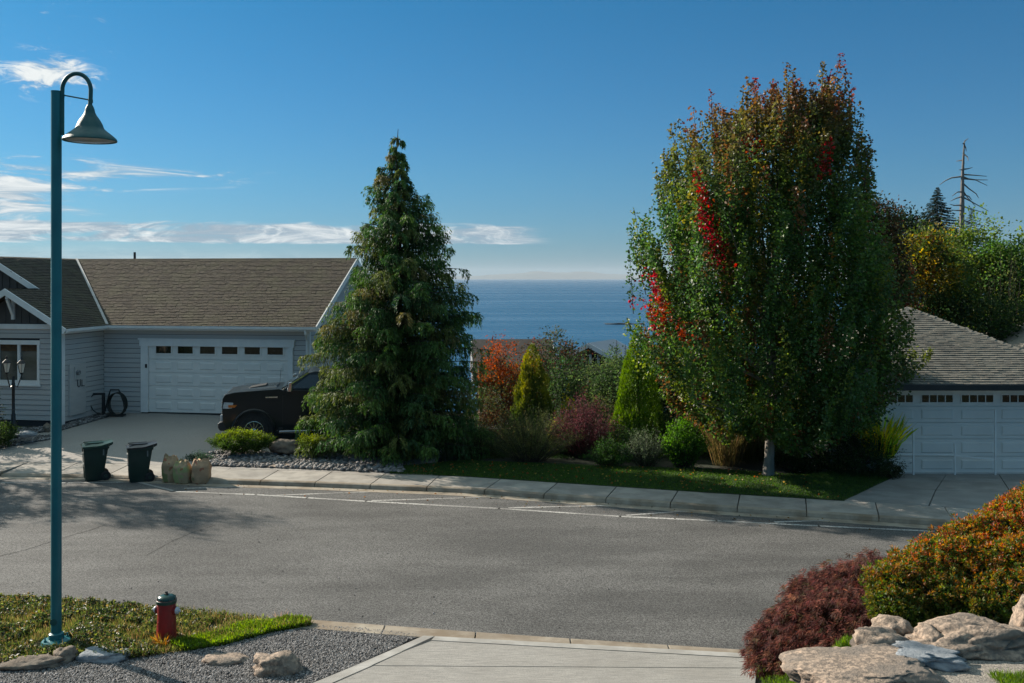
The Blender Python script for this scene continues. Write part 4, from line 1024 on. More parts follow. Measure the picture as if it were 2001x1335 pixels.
# ---------------------------------------------------------------- garden hose, tap post, lantern post
hoY = 36.2
def hz(px, py, Y=hoY): return atY(px, py, Y)
m_hose = mat('dark_hose', (.012, .018, .016), None, 6, .5)
hc = hz(226, 806); gzh = float(driveZ(hoY))+.015
holder = thing('hose_hanger', (hc.x, hoY, gzh), 'black metal hose stand carrying a coiled dark hose, against the grey house wall', 'hose stand')
def rel(px, py, dy=0): p = hz(px, py); return (p.x-hc.x, dy, p.z-gzh)
obj('frame', MB().tube([rel(205, 804), rel(213, 772), rel(216, 762), rel(232, 762), rel(240, 775), rel(244, 804)], .03, 8).box(-.28, .32, -.16, .16, .0, .05), m_blackp, holder, smooth=True)
hm = MB()
for k in range(9): hm.tube([(rel(229, 784)[0]+(.32+.02*math.sin(k*2.1))*math.cos(a), -.12+.03*k, .43+.41*math.sin(a)) for a in np.linspace(0, 2*math.pi, 30)], .016, 6)
obj('hose_coil', hm, m_hose, holder, smooth=True)
obj('loose_hose', MB().tube([rel(238, 772, -.1), rel(246, 790, -.14), rel(250, 802, -.2), rel(240, 808, -.3), rel(215, 811, -.4), rel(200, 814, -.5), rel(190, 812, -.45), rel(196, 808, -.35), rel(225, 806, -.25)], .018, 6), m_hose, holder, smooth=True)
for o_ in [o for o in bpy.data.objects if o.parent == holder and o.name.startswith('loose')]:
    for v in o_.data.vertices: v.co.z = max(v.co.z, .0)
tap = thing('tap_post', (hz(200, 806).x, 36.3, float(driveZ(36.3))+.015), 'short dark garden tap post with a looped supply hose, left of the coiled hose', 'tap')
def rel2(px, py, dy=0): p = hz(px, py, 36.3); return (p.x-tap.location.x, dy, p.z-tap.location.z)
obj('post', MB().box(-.05, .05, -.05, .05, 0, rel2(200, 768)[2]), m_blackp, tap, bevel=.01)
obj('arm', MB().bar(rel2(182, 770), rel2(202, 770), .07), m_blackp, tap, bevel=.01)
obj('tap', MB().lathe([(.03, 0), (.05, .03), (.03, .08)], rel2(177, 770), 12), mat('brass_tap', (.25, .18, .08), None, 5, .35, metal=.8), tap, smooth=True)
obj('supply_hose', MB().tube([rel2(184, 770, -.05), rel2(178, 778, -.06), rel2(178, 790, -.08), rel2(184, 800, -.12), rel2(192, 806, -.15), rel2(198, 807, -.1)], .018, 6), m_hose, tap, smooth=True)

lnY = 32.4; lx = atY(26, 0, lnY).x; lz = float(driveZ(lnY))+.02
lant = thing('lantern_post', (lx, lnY, lz), 'black cast iron garden lamp post with clustered glass lanterns, in front of the house window', 'garden lamp')
m_iron = mat('black_iron', (.014, .013, .013), None, 7, .45)
def rl(px, py): p = atY(px, py, lnY); return (p.x-lx, 0, p.z-lz)
zt = rl(0, 735)[2]
obj('post', MB().lathe([(.15, 0), (.15, .10), (.10, .16), (.11, .5), (.075, .56), (.07, .8), (.05, .84), (.045, zt-.3), (.06, zt-.28), (.045, zt-.2), (.04, zt)], n=14), m_iron, lant, smooth=True)
m_lg = mat('frosted_lantern_glass', (.72, .62, .50), (.62, .53, .42), 4, .3)
lpos = [(42, 718, 0), (20, 716, -.22), (9, 718, .12)]
for px_, py_, dy in lpos:
    c = rl(px_, py_); c = (c[0], dy, c[2])
    obj('arm', MB().tube([(0, 0, zt-.28), (c[0]*.5, dy*.5, zt-.36), (c[0], dy, c[2]-.27), (c[0], dy, c[2]-.18)], .018, 6), m_iron, lant, smooth=True)
    ln = obj('lantern', MB().lathe([(.03, c[2]-.22), (.07, c[2]-.18), (.06, c[2]-.16)], (c[0], dy, 0), 6), m_iron, lant)
    obj('lantern_roof', MB().lathe([(.15, c[2]+.13), (.14, c[2]+.15), (.07, c[2]+.22), (.03, c[2]+.25), (.02, c[2]+.30), (.03, c[2]+.32), (.01, c[2]+.36)], (c[0], dy, 0), 6), m_iron, ln)
    obj('glass', MB().lathe([(.065, c[2]-.17), (.125, c[2]+.13)], (c[0], dy, 0), 6), m_lg, ln)
    rb = MB()
    for k in range(6):
        a = 2*math.pi*k/6; rb.bar((c[0]+.068*math.cos(a), dy+.068*math.sin(a), c[2]-.17), (c[0]+.13*math.cos(a), dy+.13*math.sin(a), c[2]+.13), .012)
    obj('glazing_bars', rb, m_iron, ln)

# ---------------------------------------------------------------- rocks
def rock_mesh(rx, ry, rz, seed, rough=.28, sub=4, flat=0.0, block=0.0):
    bm = bmesh.new(); bmesh.ops.create_icosphere(bm, subdivisions=sub, radius=1)
    for v in bm.verts:
        p = v.co.normalized(); q = Vector((p.x, p.y, p.z))
        if block:
            m_ = max(abs(p.x), abs(p.y), abs(p.z)); q = p*(1-block)+p/m_*block*.86
        s = 1+rough*mnoise.noise(p*1.3+Vector((seed, 0, 0)))+rough*.45*mnoise.noise(p*3.1+Vector((0, seed, 0)))+rough*.18*mnoise.noise(p*8+Vector((0, 0, seed)))+rough*.14*mnoise.noise(p*15+Vector((0, seed, seed)))
        if sub >= 4:
            dv = mnoise.voronoi(p*1.9+Vector((seed, seed, 0)))[0]; s -= .10*max(0, 1-(dv[1]-dv[0])/.10)*rough/.3
            dv = mnoise.voronoi(p*4.2+Vector((0, seed, 0)))[0]; s += .05*(dv[0]-.35)
        q = q*s
        if flat and q.z > flat: q.z = flat+(q.z-flat)*.18
        v.co = Vector((q.x*rx, q.y*ry, q.z*rz))
    me = bpy.data.meshes.new('rock'); bm.to_mesh(me); bm.free(); me.shade_smooth(); return me
m_gran = mat('tan_granite', (.44, .325, .24), (.20, .155, .12), 22, .9, 1.0, 34, c3=(.20, .165, .135), s3=3.2, contrast=(.38, .60))
m_gran2 = mat('dark_tan_granite', (.20, .15, .11), (.10, .08, .065), 6, .9, .7, 22, c3=(.22, .18, .14), s3=2.2)
m_gran3 = mat('grey_granite', (.27, .29, .31), (.16, .18, .20), 9, .9, .9, 24, c3=(.34, .35, .36), s3=2.2)
def rock(pc, Y, rx, ry, rz, m, label, seed, rotz=0, tilt=0, **kw):
    p = atY(pc[0], pc[1], Y); o = obj('boulder', rock_mesh(rx, ry, rz, seed, **kw), m, loc=p, rot=(0, tilt, rotz))
    return tag(o, label, 'boulder')
# near left bed
rock((545, 1303), 14.15, .36, .26, .19, m_gran, 'rounded tan boulder with a dark crack lying in the gravel, beside the concrete driveway edge', 3.1, .1, .12, rough=.35)
rock((440, 1290), 14.5, .34, .20, .10, m_gran, 'low flat pinkish stone in the gravel, left of the rounded tan boulder', 5.7, .1, .05, flat=.5)
rock((205, 1280), 14.6, .40, .22, .12, m_gran3, 'flat pale grey stone at the gravel edge, between the lamp post and the hydrant', 9.4, -.05, 0, flat=.5)
rock((128, 1282), 14.55, .18, .20, .13, m_gran2, 'small brown lumpy rock at the foot of the teal lamp post', 12.2)
rock((60, 1298), 14.3, .46, .22, .10, m_gran2, 'long low brown rock along the gravel edge at the left frame edge', 15.8, .15, -.03)
# right bank
rock((1680, 1318), 8.3, .58, .46, .20, m_gran, 'large flat-topped tan slab rock in the lower right, nearest the camera', 21.3, .15, -.04, rough=.24, sub=5, flat=.45, block=.3)
rock((1718, 1262), 8.9, .25, .22, .15, m_gran, 'rounded tan rock between the purple maple and the long boulder', 25.1, .4, .1, rough=.3, block=.3)
rock((1745, 1228), 9.35, .16, .2, .11, m_gran, 'small pale rock tucked under the orange bush behind the rounded rock', 27.1, .4, .1, rough=.3)
rock((1905, 1260), 8.9, .70, .32, .19, m_gran, 'long low pinkish granite boulder under the orange bush', 31.7, -.03, -.06, rough=.36, sub=5)
rock((1822, 1258), 8.9, .14, .2, .15, m_gran, 'knobbly rounded end rock leaning on the left of the long boulder', 34.7, .1, 0, rough=.3)
rock((1810, 1280), 8.55, .34, .20, .08, m_gran3, 'flat blue-grey rock lying between the slab rock and the long boulder', 41.2, -.25, .06, rough=.5, block=.3, flat=.5)
rock((2012, 1222), 9.2, .14, .2, .24, m_gran, 'rock just entering the frame at the right edge below the orange bush', 44.4)
structure('garden_path', MB().slab([(3.35, 6.6, 2.30), (6.5, 6.6, 2.30), (6.5, 8.72, 2.30), (3.75, 8.72, 2.30), (3.45, 8.3, 2.30)], .12), mat('washed_aggregate', (.46, .40, .33), (.13, .12, .11), 75, .9, .8, 90, detail=3, c3=(.30, .26, .22), s3=60, contrast=(.42, .58)))
# across the road
rock((562, 874), 30.3, .52, .35, .24, m_gran2, 'brown boulder between the two clipped green bushes by the driveway', 52.3, .1, .1, rough=.3)
rock((545, 912), 28.75, .55, .28, .10, m_gran, 'flat grey-tan stepping stone set in the river stones', 57.9, .0, 0, flat=.45)
rock((50, 848), 31.8, .34, .25, .10, m_gran3, 'low white stone beside the garden lamp post', 61.2)
rock((93, 836), 32.6, .13, .14, .14, m_gran2, 'small dark rounded rock at the corner of the lamp bed', 64.2)

# river stones: bed in front of the conifer
m_river = mat('river_stone', (.24, .215, .20), (.13, .125, .125), 5, .8, .2, 30, c3=(.33, .31, .29), s3=3, obj_var=.35)
bedp = [(388, 890), (420, 884), (530, 886), (600, 888), (700, 893), (780, 905), (792, 926), (700, 923), (600, 918), (410, 912)]
def bedz(p): return float(driveZ(p.y))
def gpx(px, py):
    Y = 29.0
    for _ in range(12): Y = F*(H-max(.14, float(driveZ(Y))))/(py-HY)
    return Vector(((px-CX)*Y/F, Y, max(.14, float(driveZ(Y)))))
bedw = [gpx(*p) for p in bedp]
stone_root = structure('stone_bed', MB().slab([p+Vector((0, 0, .025)) for p in bedw], .1), mat('bed_soil', (.055, .05, .045), (.03, .028, .025), 9, .95))
stones = [rock_mesh(1, .8, .62, 70+k*3.3, rough=.35, sub=1) for k in range(7)]
for s_ in stones: s_.materials.append(m_river)
poly = [(p.x, p.y) for p in bedw]; rnd = random.Random(5); cnt = 0; rest = MB()
x0_, x1_ = min(p[0] for p in poly), max(p[0] for p in poly); y0_, y1_ = min(p[1] for p in poly), max(p[1] for p in poly)
cand = []
while len(cand) < 2100:
    x, y = rnd.uniform(x0_, x1_), rnd.uniform(y0_, y1_)
    if inpoly(x, y, poly): cand.append((x, y, rnd.uniform(.030, .085)))
cand.sort(key=lambda c: -c[2])
for i, (x, y, s) in enumerate(cand):
    z = max(.14, float(driveZ(y)))+.03+s*.35
    if i < 290: obj('stone', stones[i % 7], None, stone_root, loc=(x, y, z), rot=(rnd.uniform(-.5, .5), rnd.uniform(-.5, .5), rnd.uniform(0, 6)), scale=(s, s, s))
    else:
        me = stones[i % 7]; a = rnd.uniform(0, 6); ca, sa = math.cos(a), math.sin(a)
        rest.add([(x+s*(v.co.x*ca-v.co.y*sa), y+s*(v.co.x*sa+v.co.y*ca), z-.01+s*v.co.z) for v in me.vertices], [tuple(p.vertices) for p in me.polygons])
me = bpy.data.meshes.new('stones'); me.from_pydata(rest.v, [], rest.f); me.shade_smooth(); obj('small_stones', me, m_river, stone_root, kind='stuff')

# gravel in the near bed
def pebble_field(name, poly, n, smin, smax, zf, m, seed, flat=.7):
    rg = np.random.default_rng(seed); P = np.array(poly); lo, hi = P.min(0), P.max(0); pts = []
    pl = [tuple(p) for p in poly]
    while len(pts) < n:
        c = rg.uniform(lo, hi, (4000, 2)); pts += [p for p in c if inpoly(p[0], p[1], pl)]
    pts = np.array(pts[:n]); octa = np.array([(1, 0, 0), (0, 1, 0), (-1, 0, 0), (0, -1, 0), (0, 0, 1), (0, 0, -.6)], float)
    fc = np.array([(0, 1, 4), (1, 2, 4), (2, 3, 4), (3, 0, 4), (1, 0, 5), (2, 1, 5), (3, 2, 5), (0, 3, 5)])
    s = rg.uniform(smin, smax, n)[:, None, None]; V = octa[None]*(1+.5*rg.normal(size=(n, 6, 3))*.5)*s; V[:, :, 2] *= flat
    a = rg.uniform(0, 6.28, n); ca, sa = np.cos(a)[:, None], np.sin(a)[:, None]; X = V[:, :, 0]*ca-V[:, :, 1]*sa; Y = V[:, :, 0]*sa+V[:, :, 1]*ca
    z = zf(pts[:, 0], pts[:, 1]); V = np.stack([X+pts[:, None, 0], Y+pts[:, None, 1], V[:, :, 2]+z[:, None]+s[:, :, 0]*.3], -1).reshape(-1, 3).astype(np.float32)
    T = (fc[None]+(np.arange(n)*6)[:, None, None]).reshape(-1).astype(np.int32)
    me = bpy.data.meshes.new(name); me.vertices.add(len(V)); me.vertices.foreach_set('co', V.ravel()); me.loops.add(len(T)); me.loops.foreach_set('vertex_index', T)
    nf = n*8; me.polygons.add(nf); me.polygons.foreach_set('loop_start', np.arange(nf, dtype=np.int32)*3); me.update(calc_edges=True)
    ca_ = me.color_attributes.new('Col', 'FLOAT_COLOR', 'POINT'); base = rg.choice([.055, .10, .17, .27, .13], n)[:, None]*(1+.2*rg.normal(size=(n, 1)))
    col = np.clip(base*np.array([[1.03, .98, .96]]), .02, .6); CC = np.ones((n, 6, 4), np.float32); CC[:, :, :3] = col[:, None]; ca_.data.foreach_set('color', CC.ravel())
    return me
def attr_mat(name, rough=.8):
    m = bpy.data.materials.new(name); m.use_nodes = True; g = NT(m.node_tree); a = g.node('ShaderNodeAttribute'); a.attribute_name = 'Col'
    g.link(a.outputs['Color'], g.n['Principled BSDF'].inputs['Base Color']); g.n['Principled BSDF'].inputs['Roughness'].default_value = rough; return m
m_grav = attr_mat('crushed_gravel')
gv = [(610, 1222), (700, 1226), (823, 1240), (760, 1270), (695, 1299), (608, 1334), (560, 1360), (-60, 1360), (-60, 1300), (60, 1300), (130, 1284), (240, 1288), (330, 1274), (430, 1262), (520, 1238)]
gpoly = [tuple(at(px, py, .03).xy) for px, py in gv]
gsheet = structure('gravel_base', MB().slab([(x, y, .012) for x, y in gpoly], .06), mat('gravel_fines', (.12, .11, .105), (.06, .058, .056), 60, .95, .6, 80))
obj('gravel', pebble_field('gravel', gpoly, 42000, .010, .024, lambda x, y: .016+0*x, m_grav, 3), m_grav, kind='stuff')['label'] = 'grey crushed gravel between the weeds and the driveway'
# strip of cobbles below the house wall
cp = [(x, y) for x, y in ((-17.9, 33.6), (-15.75, 33.95), (-15.35, 34.9), (-14.9, 36.6), (-15.15, 36.6), (-15.6, 34.3), (-17.9, 34.2))]
obj('wall_pebbles', pebble_field('wall_pebbles', [(-20.5, 32.6), (-16.3, 33.2), (-15.3, 33.7), (-14.5, 36.4), (-15.2, 36.6), (-15.7, 34.2), (-20.5, 33.6)], 5000, .03, .06, lambda x, y: driveZ(y)+.02, m_grav, 5), m_grav, kind='stuff')['label'] = 'grey pebbles along the foot of the house wall'
obj('bed_pebbles', pebble_field('bed_pebbles', [(-18.8, 30.6), (-15.9, 31.3), (-15.0, 32.4), (-15.2, 32.9), (-18.8, 32.2)], 4000, .03, .06, lambda x, y: driveZ(y)+.02, m_grav, 6), m_grav, kind='stuff')['label'] = 'pebbles around the foot of the garden lamp post'
# little stones and bits on the road
obj('road_grit', pebble_field('road_grit', [(-9, 17.6), (4, 15.2), (8, 14.8), (8, 22), (-3, 25), (-12, 27)], 260, .006, .018, lambda x, y: .003+0*x, attr_mat('grit'), 8), attr_mat('grit'), kind='stuff')['label'] = 'scattered grit and small bits on the asphalt'
# ---------------------------------------------------------------- houses down the slope
def slope_house(px, py_top, Y, w, d, rise, rot, label, m_roof, m_wall, wh=2.4, windows=()):
    p = atY(px, py_top, Y); h = thing('house', (p.x, p.y, p.z-rise-wh), label, 'house', rot)
    obj('wall', MB().box(-w/2, w/2, -d/2, d/2, -4, wh).prism([(-d/2, wh), (d/2, wh), (0, wh+rise-.1)], -w/2, w/2, axis='x'), m_wall, h)
    for s in (-1, 1):
        obj('roof', MB().hexa([(-w/2-.4, s*(d/2+.5), wh-.12), (w/2+.4, s*(d/2+.5), wh-.12), (w/2+.4, 0, wh+rise), (-w/2-.4, 0, wh+rise)], [(-w/2-.4, s*(d/2+.5), wh+.06), (w/2+.4, s*(d/2+.5), wh+.06), (w/2+.4, 0, wh+rise+.16), (-w/2-.4, 0, wh+rise+.16)]), m_roof, h)
    for s in (-1, 1):
        obj('fascia', MB().bar((s*(w/2+.43), -d/2-.5, wh-.1), (s*(w/2+.43), 0, wh+rise+.0), .06, .28).bar((s*(w/2+.43), d/2+.5, wh-.1), (s*(w/2+.43), 0, wh+rise), .06, .28), m_white, h)
    for (y, z, ww, hh) in windows:
        f = obj('window', MB().box(-w/2-.06, -w/2+.02, y-ww/2, y+ww/2, z-hh/2, z+hh/2), m_glass_d, h)
        obj('window_frame', MB().box(-w/2-.09, -w/2-.0, y-ww/2-.06, y-ww/2, z-hh/2, z+hh/2).box(-w/2-.09, -w/2, y+ww/2, y+ww/2+.06, z-hh/2, z+hh/2), m_white, f)
    return h
m_droof = mat('dark_brown_roof', (.075, .060, .052), (.055, .046, .04), 3, .9)
m_groof = mat('grey_metal_roof', (.30, .32, .35), (.26, .28, .31), 3, .5)
m_cedar = mat('cedar_siding', (.21, .105, .075), (.15, .07, .05), 3, .8, stretch=(1, 1, 6))
slope_house(1000, 668, 60, 4.0, 7, 2.0, R(3), 'house below the garden of which only the dark brown roof shows beside the conifer', m_droof, m_cedar)
slope_house(1176, 671, 64, 3.4, 3.4, .95, R(62), 'cedar sided house lower on the slope, left of the bright green cone tree', m_groof, m_cedar, windows=((-.8, 2.3, .4, .5), (-.25, 2.45, .4, .6), (.3, 2.45, .4, .6), (.85, 2.3, .4, .5)))

# ---------------------------------------------------------------- plants
m_leaf = leafmat('leaf', .45, .6, .25)
m_needle = leafmat('conifer_foliage', .22, .6, .3)
m_grass = leafmat('grass_blade', .45, .5)
m_gloss = leafmat('glossy_leaf', .40, .45, .30)
m_bark = mat('pale_bark', (.33, .29, .245), (.18, .155, .13), 7, .9, .7, 30, stretch=(1, 1, .35), c3=(.22, .2, .17), s3=3)
m_dbark = mat('dark_bark', (.055, .042, .03), (.035, .028, .022), 6, .95, .6, 20, stretch=(1, 1, .4))
m_dead = mat('dead_wood', (.22, .20, .185), (.14, .13, .12), 6, .9)

def gz(x, y): return float(G(x, y))
def plant(name, X, Y, label, cat, group=None, z=None): return thing(name, (X, Y, gz(X, Y) if z is None else z), label, cat, group=group)
def X_of(px, Y): return (px-CX)*Y/F
def Z_of(py, Y): return H-(py-HY)*Y/F

def clump_points(n_cl, n_leaf, rx, ry, rz, cr, shell=.5, bottom=-1.0, seed=0, spread=1.0):
    """clumps through an ellipsoid volume, leaves round each clump; returns leaf points, outward dirs, clump index"""
    d = rdir(n_cl*3); d = d[d[:, 2] > bottom][:n_cl]; n_cl = len(d)
    rad = RNG.uniform(shell**3, 1, n_cl)**(1/3); rad *= 1+.16*RNG.normal(size=n_cl)*.7
    cc = d*rad[:, None]*np.array([rx, ry, rz]); i = RNG.integers(0, n_cl, n_leaf)
    sz = cr*RNG.uniform(.6, 1.4, n_cl)[i][:, None]
    off = RNG.normal(size=(n_leaf, 3))*.5*sz*np.array([1, 1, .75*spread]); P = cc[i]+off
    out = unit(unit(P/np.array([rx, ry, rz]))*.6+unit(off)*.8)
    return P, out, i, cc
def limbs(mb, base, tips, r0, mid=.5):
    for t in tips:
        t = Vector(t); m = base.lerp(t, mid)+Vector((0, 0, -.12*(t-base).length*.3)); m.x = base.x+(t.x-base.x)*mid*.8; m.y = base.y+(t.y-base.y)*mid*.8
        mb.tube([base, m, t], [r0, r0*.6, r0*.2], 5)
def broadleaf(px, ytop, ybot, hw, Y, label, cat, pal, w=None, leaf=.12, n=9000, ncl=160, cr=.45, trunk=True, name='tree', depth=1.0, bark=None, m=None, group=None, shell=.45, zr=None, tips=None, aniso=.35):
    X = X_of(px, Y); zt, zb = Z_of(ytop, Y), Z_of(ybot, Y); rx = hw*Y/F; rz = (zt-zb)/2; cz = (zt+zb)/2; g0 = gz(X, Y)
    t = plant(name, X, Y, label, cat, group, z=g0)
    P, out, ci, cc = clump_points(ncl, n, rx, rx*depth, rz, cr, shell)
    P = P+np.array([0, 0, cz-g0])
    P[:, 2] = np.maximum(P[:, 2], .03)
    col = palette(ncl+8, pal, w, .16)[ci]*(1+RNG.normal(size=(n, 1))*.22); col = np.clip(col, .003, .9)
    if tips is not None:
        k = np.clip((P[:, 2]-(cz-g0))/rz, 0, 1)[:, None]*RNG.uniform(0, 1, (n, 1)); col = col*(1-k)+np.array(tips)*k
    D = unit(out+RNG.normal(size=(n, 3))*.55+np.array([0, 0, -.15]))
    lv = leaves_mesh('crown', P, D, leaf*RNG.uniform(.7, 1.25, n), leaf*.62*RNG.uniform(.7, 1.2, n), col, nrm=unit(out*aniso+RNG.normal(size=(n, 3))))
    obj('crown', lv, m or m_leaf, t)
    if trunk:
        mb = MB(); r = max(.05, rx*.05); top = Vector((0, 0, (cz-g0)))
        mb.tube([(0, 0, -.1), (.03, 0, (cz-g0)*.5), top], [r*1.3, r, r*.6], 8)
        limbs(mb, top*.75, [c+np.array([0, 0, cz-g0]) for c in cc[:26]], r*.35)
        obj('trunk', mb, bark or m_dbark, t, smooth=True)
    return t

# --- the big maple
def big_maple():
    Y = 27.45; X = X_of(1503, Y); g0 = .15; t = thing('maple_tree', (X, Y, g0), 'big maple turning red at its tips, with a pale trunk on the lawn strip', 'maple tree')
    OUT = [(160, 1500, 1640), (205, 1400, 1672), (245, 1335, 1695), (300, 1285, 1708), (360, 1272, 1712), (420, 1246, 1730), (480, 1230, 1745), (540, 1222, 1755), (600, 1236, 1780), (650, 1262, 1795), (700, 1280, 1798), (750, 1298, 1788), (800, 1330, 1735), (845, 1440, 1650)]
    zz_ = np.array([Z_of(o[0], Y) for o in OUT])[::-1]; xl = np.array([X_of(o[1], Y) for o in OUT])[::-1]; xr_ = np.array([X_of(o[2], Y) for o in OUT])[::-1]
    ns = 1900; zlo, zhi = zz_[0], zz_[-1]
    z = zlo+(zhi-zlo)*RNG.beta(1.15, 1.0, ns*2); L_ = np.interp(z, zz_, xl); R_ = np.interp(z, zz_, xr_)
    keep = RNG.random(ns*2) < (R_-L_)/8.0+.16; z, L_, R_ = z[keep][:ns], L_[keep][:ns], R_[keep][:ns]; ns = len(z)
    a = RNG.uniform(0, 2*np.pi, ns); rr = RNG.random(ns)**.42
    cx = (L_+R_)/2; hw = (R_-L_)/2; dxy = np.minimum(hw*.92, 3.2)
    lum = np.array([1+.34*mnoise.noise((math.cos(q)*2.0, math.sin(q)*2.0, zq*.6)) for q, zq in zip(a, z)])
    tx = cx+hw*np.cos(a)*rr*lum; ty = Y+dxy*np.sin(a)*rr*lum
    tip = np.stack([tx, ty, z], 1)
    zr = (z-zlo)/(zhi-zlo)
    rad = np.stack([tx-X, ty-Y, 0*z], 1); rad = rad/np.maximum(np.linalg.norm(rad, axis=1, keepdims=True), .3)
    tilt = (.14+.70*(1-zr)**1.5)[:, None]*rr[:, None]
    dr = unit(np.array([0, 0, 1.0])+rad*tilt+RNG.normal(size=(ns, 3))*.09)
    ln = RNG.uniform(.8, 1.9, ns)
    # spires at the top
    sx = np.array([1388, 1410, 1425, 1452, 1470, 1487, 1500, 1524, 1537, 1552, 1580, 1598, 1610, 1624, 1636, 1656, 1664, 1683, 1330, 1345, 1300, 1242, 1240, 1505, 1570, 1440, 1640, 1690, 1700])
    sy = np.array([185, 200, 205, 165, 165, 150, 185, 138, 168, 142, 168, 132, 155, 124, 160, 175, 172, 240, 235, 225, 262, 415, 440, 200, 180, 190, 185, 270, 300])
    sx = np.concatenate([sx, sx+13, sx-9]); sy = np.concatenate([sy-6, sy+26, sy+44])
    st = np.stack([X_of(sx, Y)+0*sy, Y+RNG.uniform(-1, 1, len(sx)), Z_of(sy, Y)], 1)
    tip = np.concatenate([tip, st]); dr = np.concatenate([dr, unit(np.tile([0, 0, 1.0], (len(sx), 1))+RNG.normal(size=(len(sx), 3))*.08+np.stack([(st[:, 0]-X)*.06, 0*sx, 0*sx], 1))]); ln = np.concatenate([ln, RNG.uniform(1.0, 1.7, len(sx))]); z = np.concatenate([z, st[:, 2]]); nt = len(z); isp = np.arange(nt) >= ns
    per = 104; N = nt*per; i = np.repeat(np.arange(nt), per); s = RNG.random(N)**.85
    wdt = np.where(isp[i], .07+.10*s, .07+.15*s)
    P = tip[i]-dr[i]*(ln[i]*s)[:, None]+RNG.normal(size=(N, 3))*wdt[:, None]*.62
    P[:, 2] = np.maximum(P[:, 2], Z_of(848-26*np.sin(P[:, 0]*2.3)*np.cos(P[:, 1]*1.7), Y)+.35*RNG.random(N)); P = P[:, :]; gap = np.array([mnoise.noise((p[0]*1.7, p[1]*1.7, p[2]*.5)) for p in P]); kp_ = (gap > -.24) | isp[i]
    P, i, s = P[kp_], i[kp_], s[kp_]; N = len(P)
    # colours per shoot
    pal = np.array([(.060, .118, .028), (.048, .096, .030), (.082, .135, .028), (.125, .160, .028), (.16, .140, .028), (.14, .07, .028)])
    wts = np.array([.30, .25, .23, .10, .06, .06]); sc_i = RNG.choice(6, nt, p=wts); col = pal[sc_i][i].copy()
    zrel = (P[:, 2]-zlo)/(zhi-zlo)
    topred = np.clip((zrel-.62)/.38, 0, 1)**1.0*np.clip(1.15-s*.95, 0, 1); r1 = (topred*(.55+.6*RNG.random(nt)[i]))[:, None]; r1 = np.clip(r1, 0, 1)
    warm = (RNG.random(nt)[i] < .5)[:, None]; tipc = np.where(warm, np.array([.15, .032, .030]), np.array([.13, .055, .022])); col = col*(1-r1)+tipc*r1
    # the right side of the crown is browner green
    br = sm(P[:, 0], 8.8, 10.6)[:, None]*.4; col = col*(1-br)+np.array([.060, .052, .018])*br
    def red(c, rad_, colr, amt=1.0, front=True):
        c = np.array(c); rd_ = np.array(rad_); q = ((P-c)/rd_); k = np.exp(-np.sum(q*q, 1)*1.2)*amt
        return (np.clip(k*1.9*(.6+.6*RNG.random(N)), 0, 1) > .5)[:, None], np.array(colr)
    def seg(p0, p1, rad_, colr):
        nonlocal col
        A_, B_ = np.array(p0), np.array(p1); ab = B_-A_; tt = np.clip(((P-A_)@ab)/(ab@ab), 0, 1); d = P-(A_+tt[:, None]*ab); d[:, 1] *= .34; dist = np.linalg.norm(d, axis=1)
        k = (dist < rad_*(.55+.65*RNG.random(N)))[:, None]; jit = RNG.uniform(.5, 1.25, (N, 1)); col = np.where(k, np.array(colr)*jit, col)
    q3 = lambda px, py, dy: (X_of(px, Y+dy), Y+dy, Z_of(py, Y+dy))
    seg(q3(1366, 340, -1.8), q3(1385, 430, -2.1), .17, (.34, .030, .03)); seg(q3(1380, 420, -2.1), q3(1415, 505, -2.4), .27, (.33, .018, .028)); seg(q3(1415, 480, -2.5), q3(1425, 520, -2.5), .2, (.34, .03, .025)); seg(q3(1390, 380, -2.4), q3(1408, 440, -2.4), .12, (.26, .06, .02))
    seg(q3(1262, 545, -.9), q3(1278, 600, -1.1), .34, (.30, .020, .03)); seg(q3(1252, 595, -.8), q3(1275, 635, -1.2), .36, (.36, .02, .03)); seg(q3(1275, 605, -1.4), q3(1325, 650, -1.9), .42, (.28, .05, .022))
    seg(q3(1618, 285, -2.0), q3(1608, 340, -2.0), .2, (.34, .03, .03)); seg(q3(1380, 785, -2.6), q3(1388, 800, -2.6), .22, (.34, .025, .035)); seg(q3(1480, 230, -1.3), q3(1484, 290, -1.3), .14, (.28, .03, .02)); seg(q3(1462, 270, -1.5), q3(1470, 310, -1.5), .16, (.24, .05, .02))
    seg(q3(1488, 500, -2.9), q3(1495, 560, -2.9), .14, (.32, .25, .03)); seg(q3(1620, 430, -2.9), q3(1628, 500, -2.9), .14, (.20, .09, .03)); seg(q3(1560, 560, -2.9), q3(1562, 600, -2.9), .12, (.24, .12, .04)); seg(q3(1462, 370, -2.6), q3(1465, 420, -2.6), .14, (.20, .07, .02))
    col = np.clip(col*(1+RNG.normal(size=(N, 1))*.22), .003, .9)
    outw = P-np.array([X, Y, 0])-np.array([0, 0, 1])*P[:, 2:3]; outw[:, 2] = 0
    D = unit(unit(outw)*.4+RNG.normal(size=(N, 3))*.7+np.array([0, 0, -.25]))
    lf = leaves_mesh('crown', P-np.array([X, Y, g0]), D, RNG.uniform(.065, .125, N), RNG.uniform(.05, .10, N), col, nrm=unit(RNG.normal(size=(N, 3))+np.array([0, 0, .7])))
    obj('crown', lf, m_gloss, t)
    mb = MB(); mb.tube([(-.03, 0, -.1), (-.02, 0, .08), (0, 0, .5), (.04, 0, 1.3), (.06, 0, 2.4), (.1, 0, 4.2), (.12, 0, 6.5), (.3, 0, 9)], [.215, .165, .135, .125, .13, .10, .06, .02], 14)
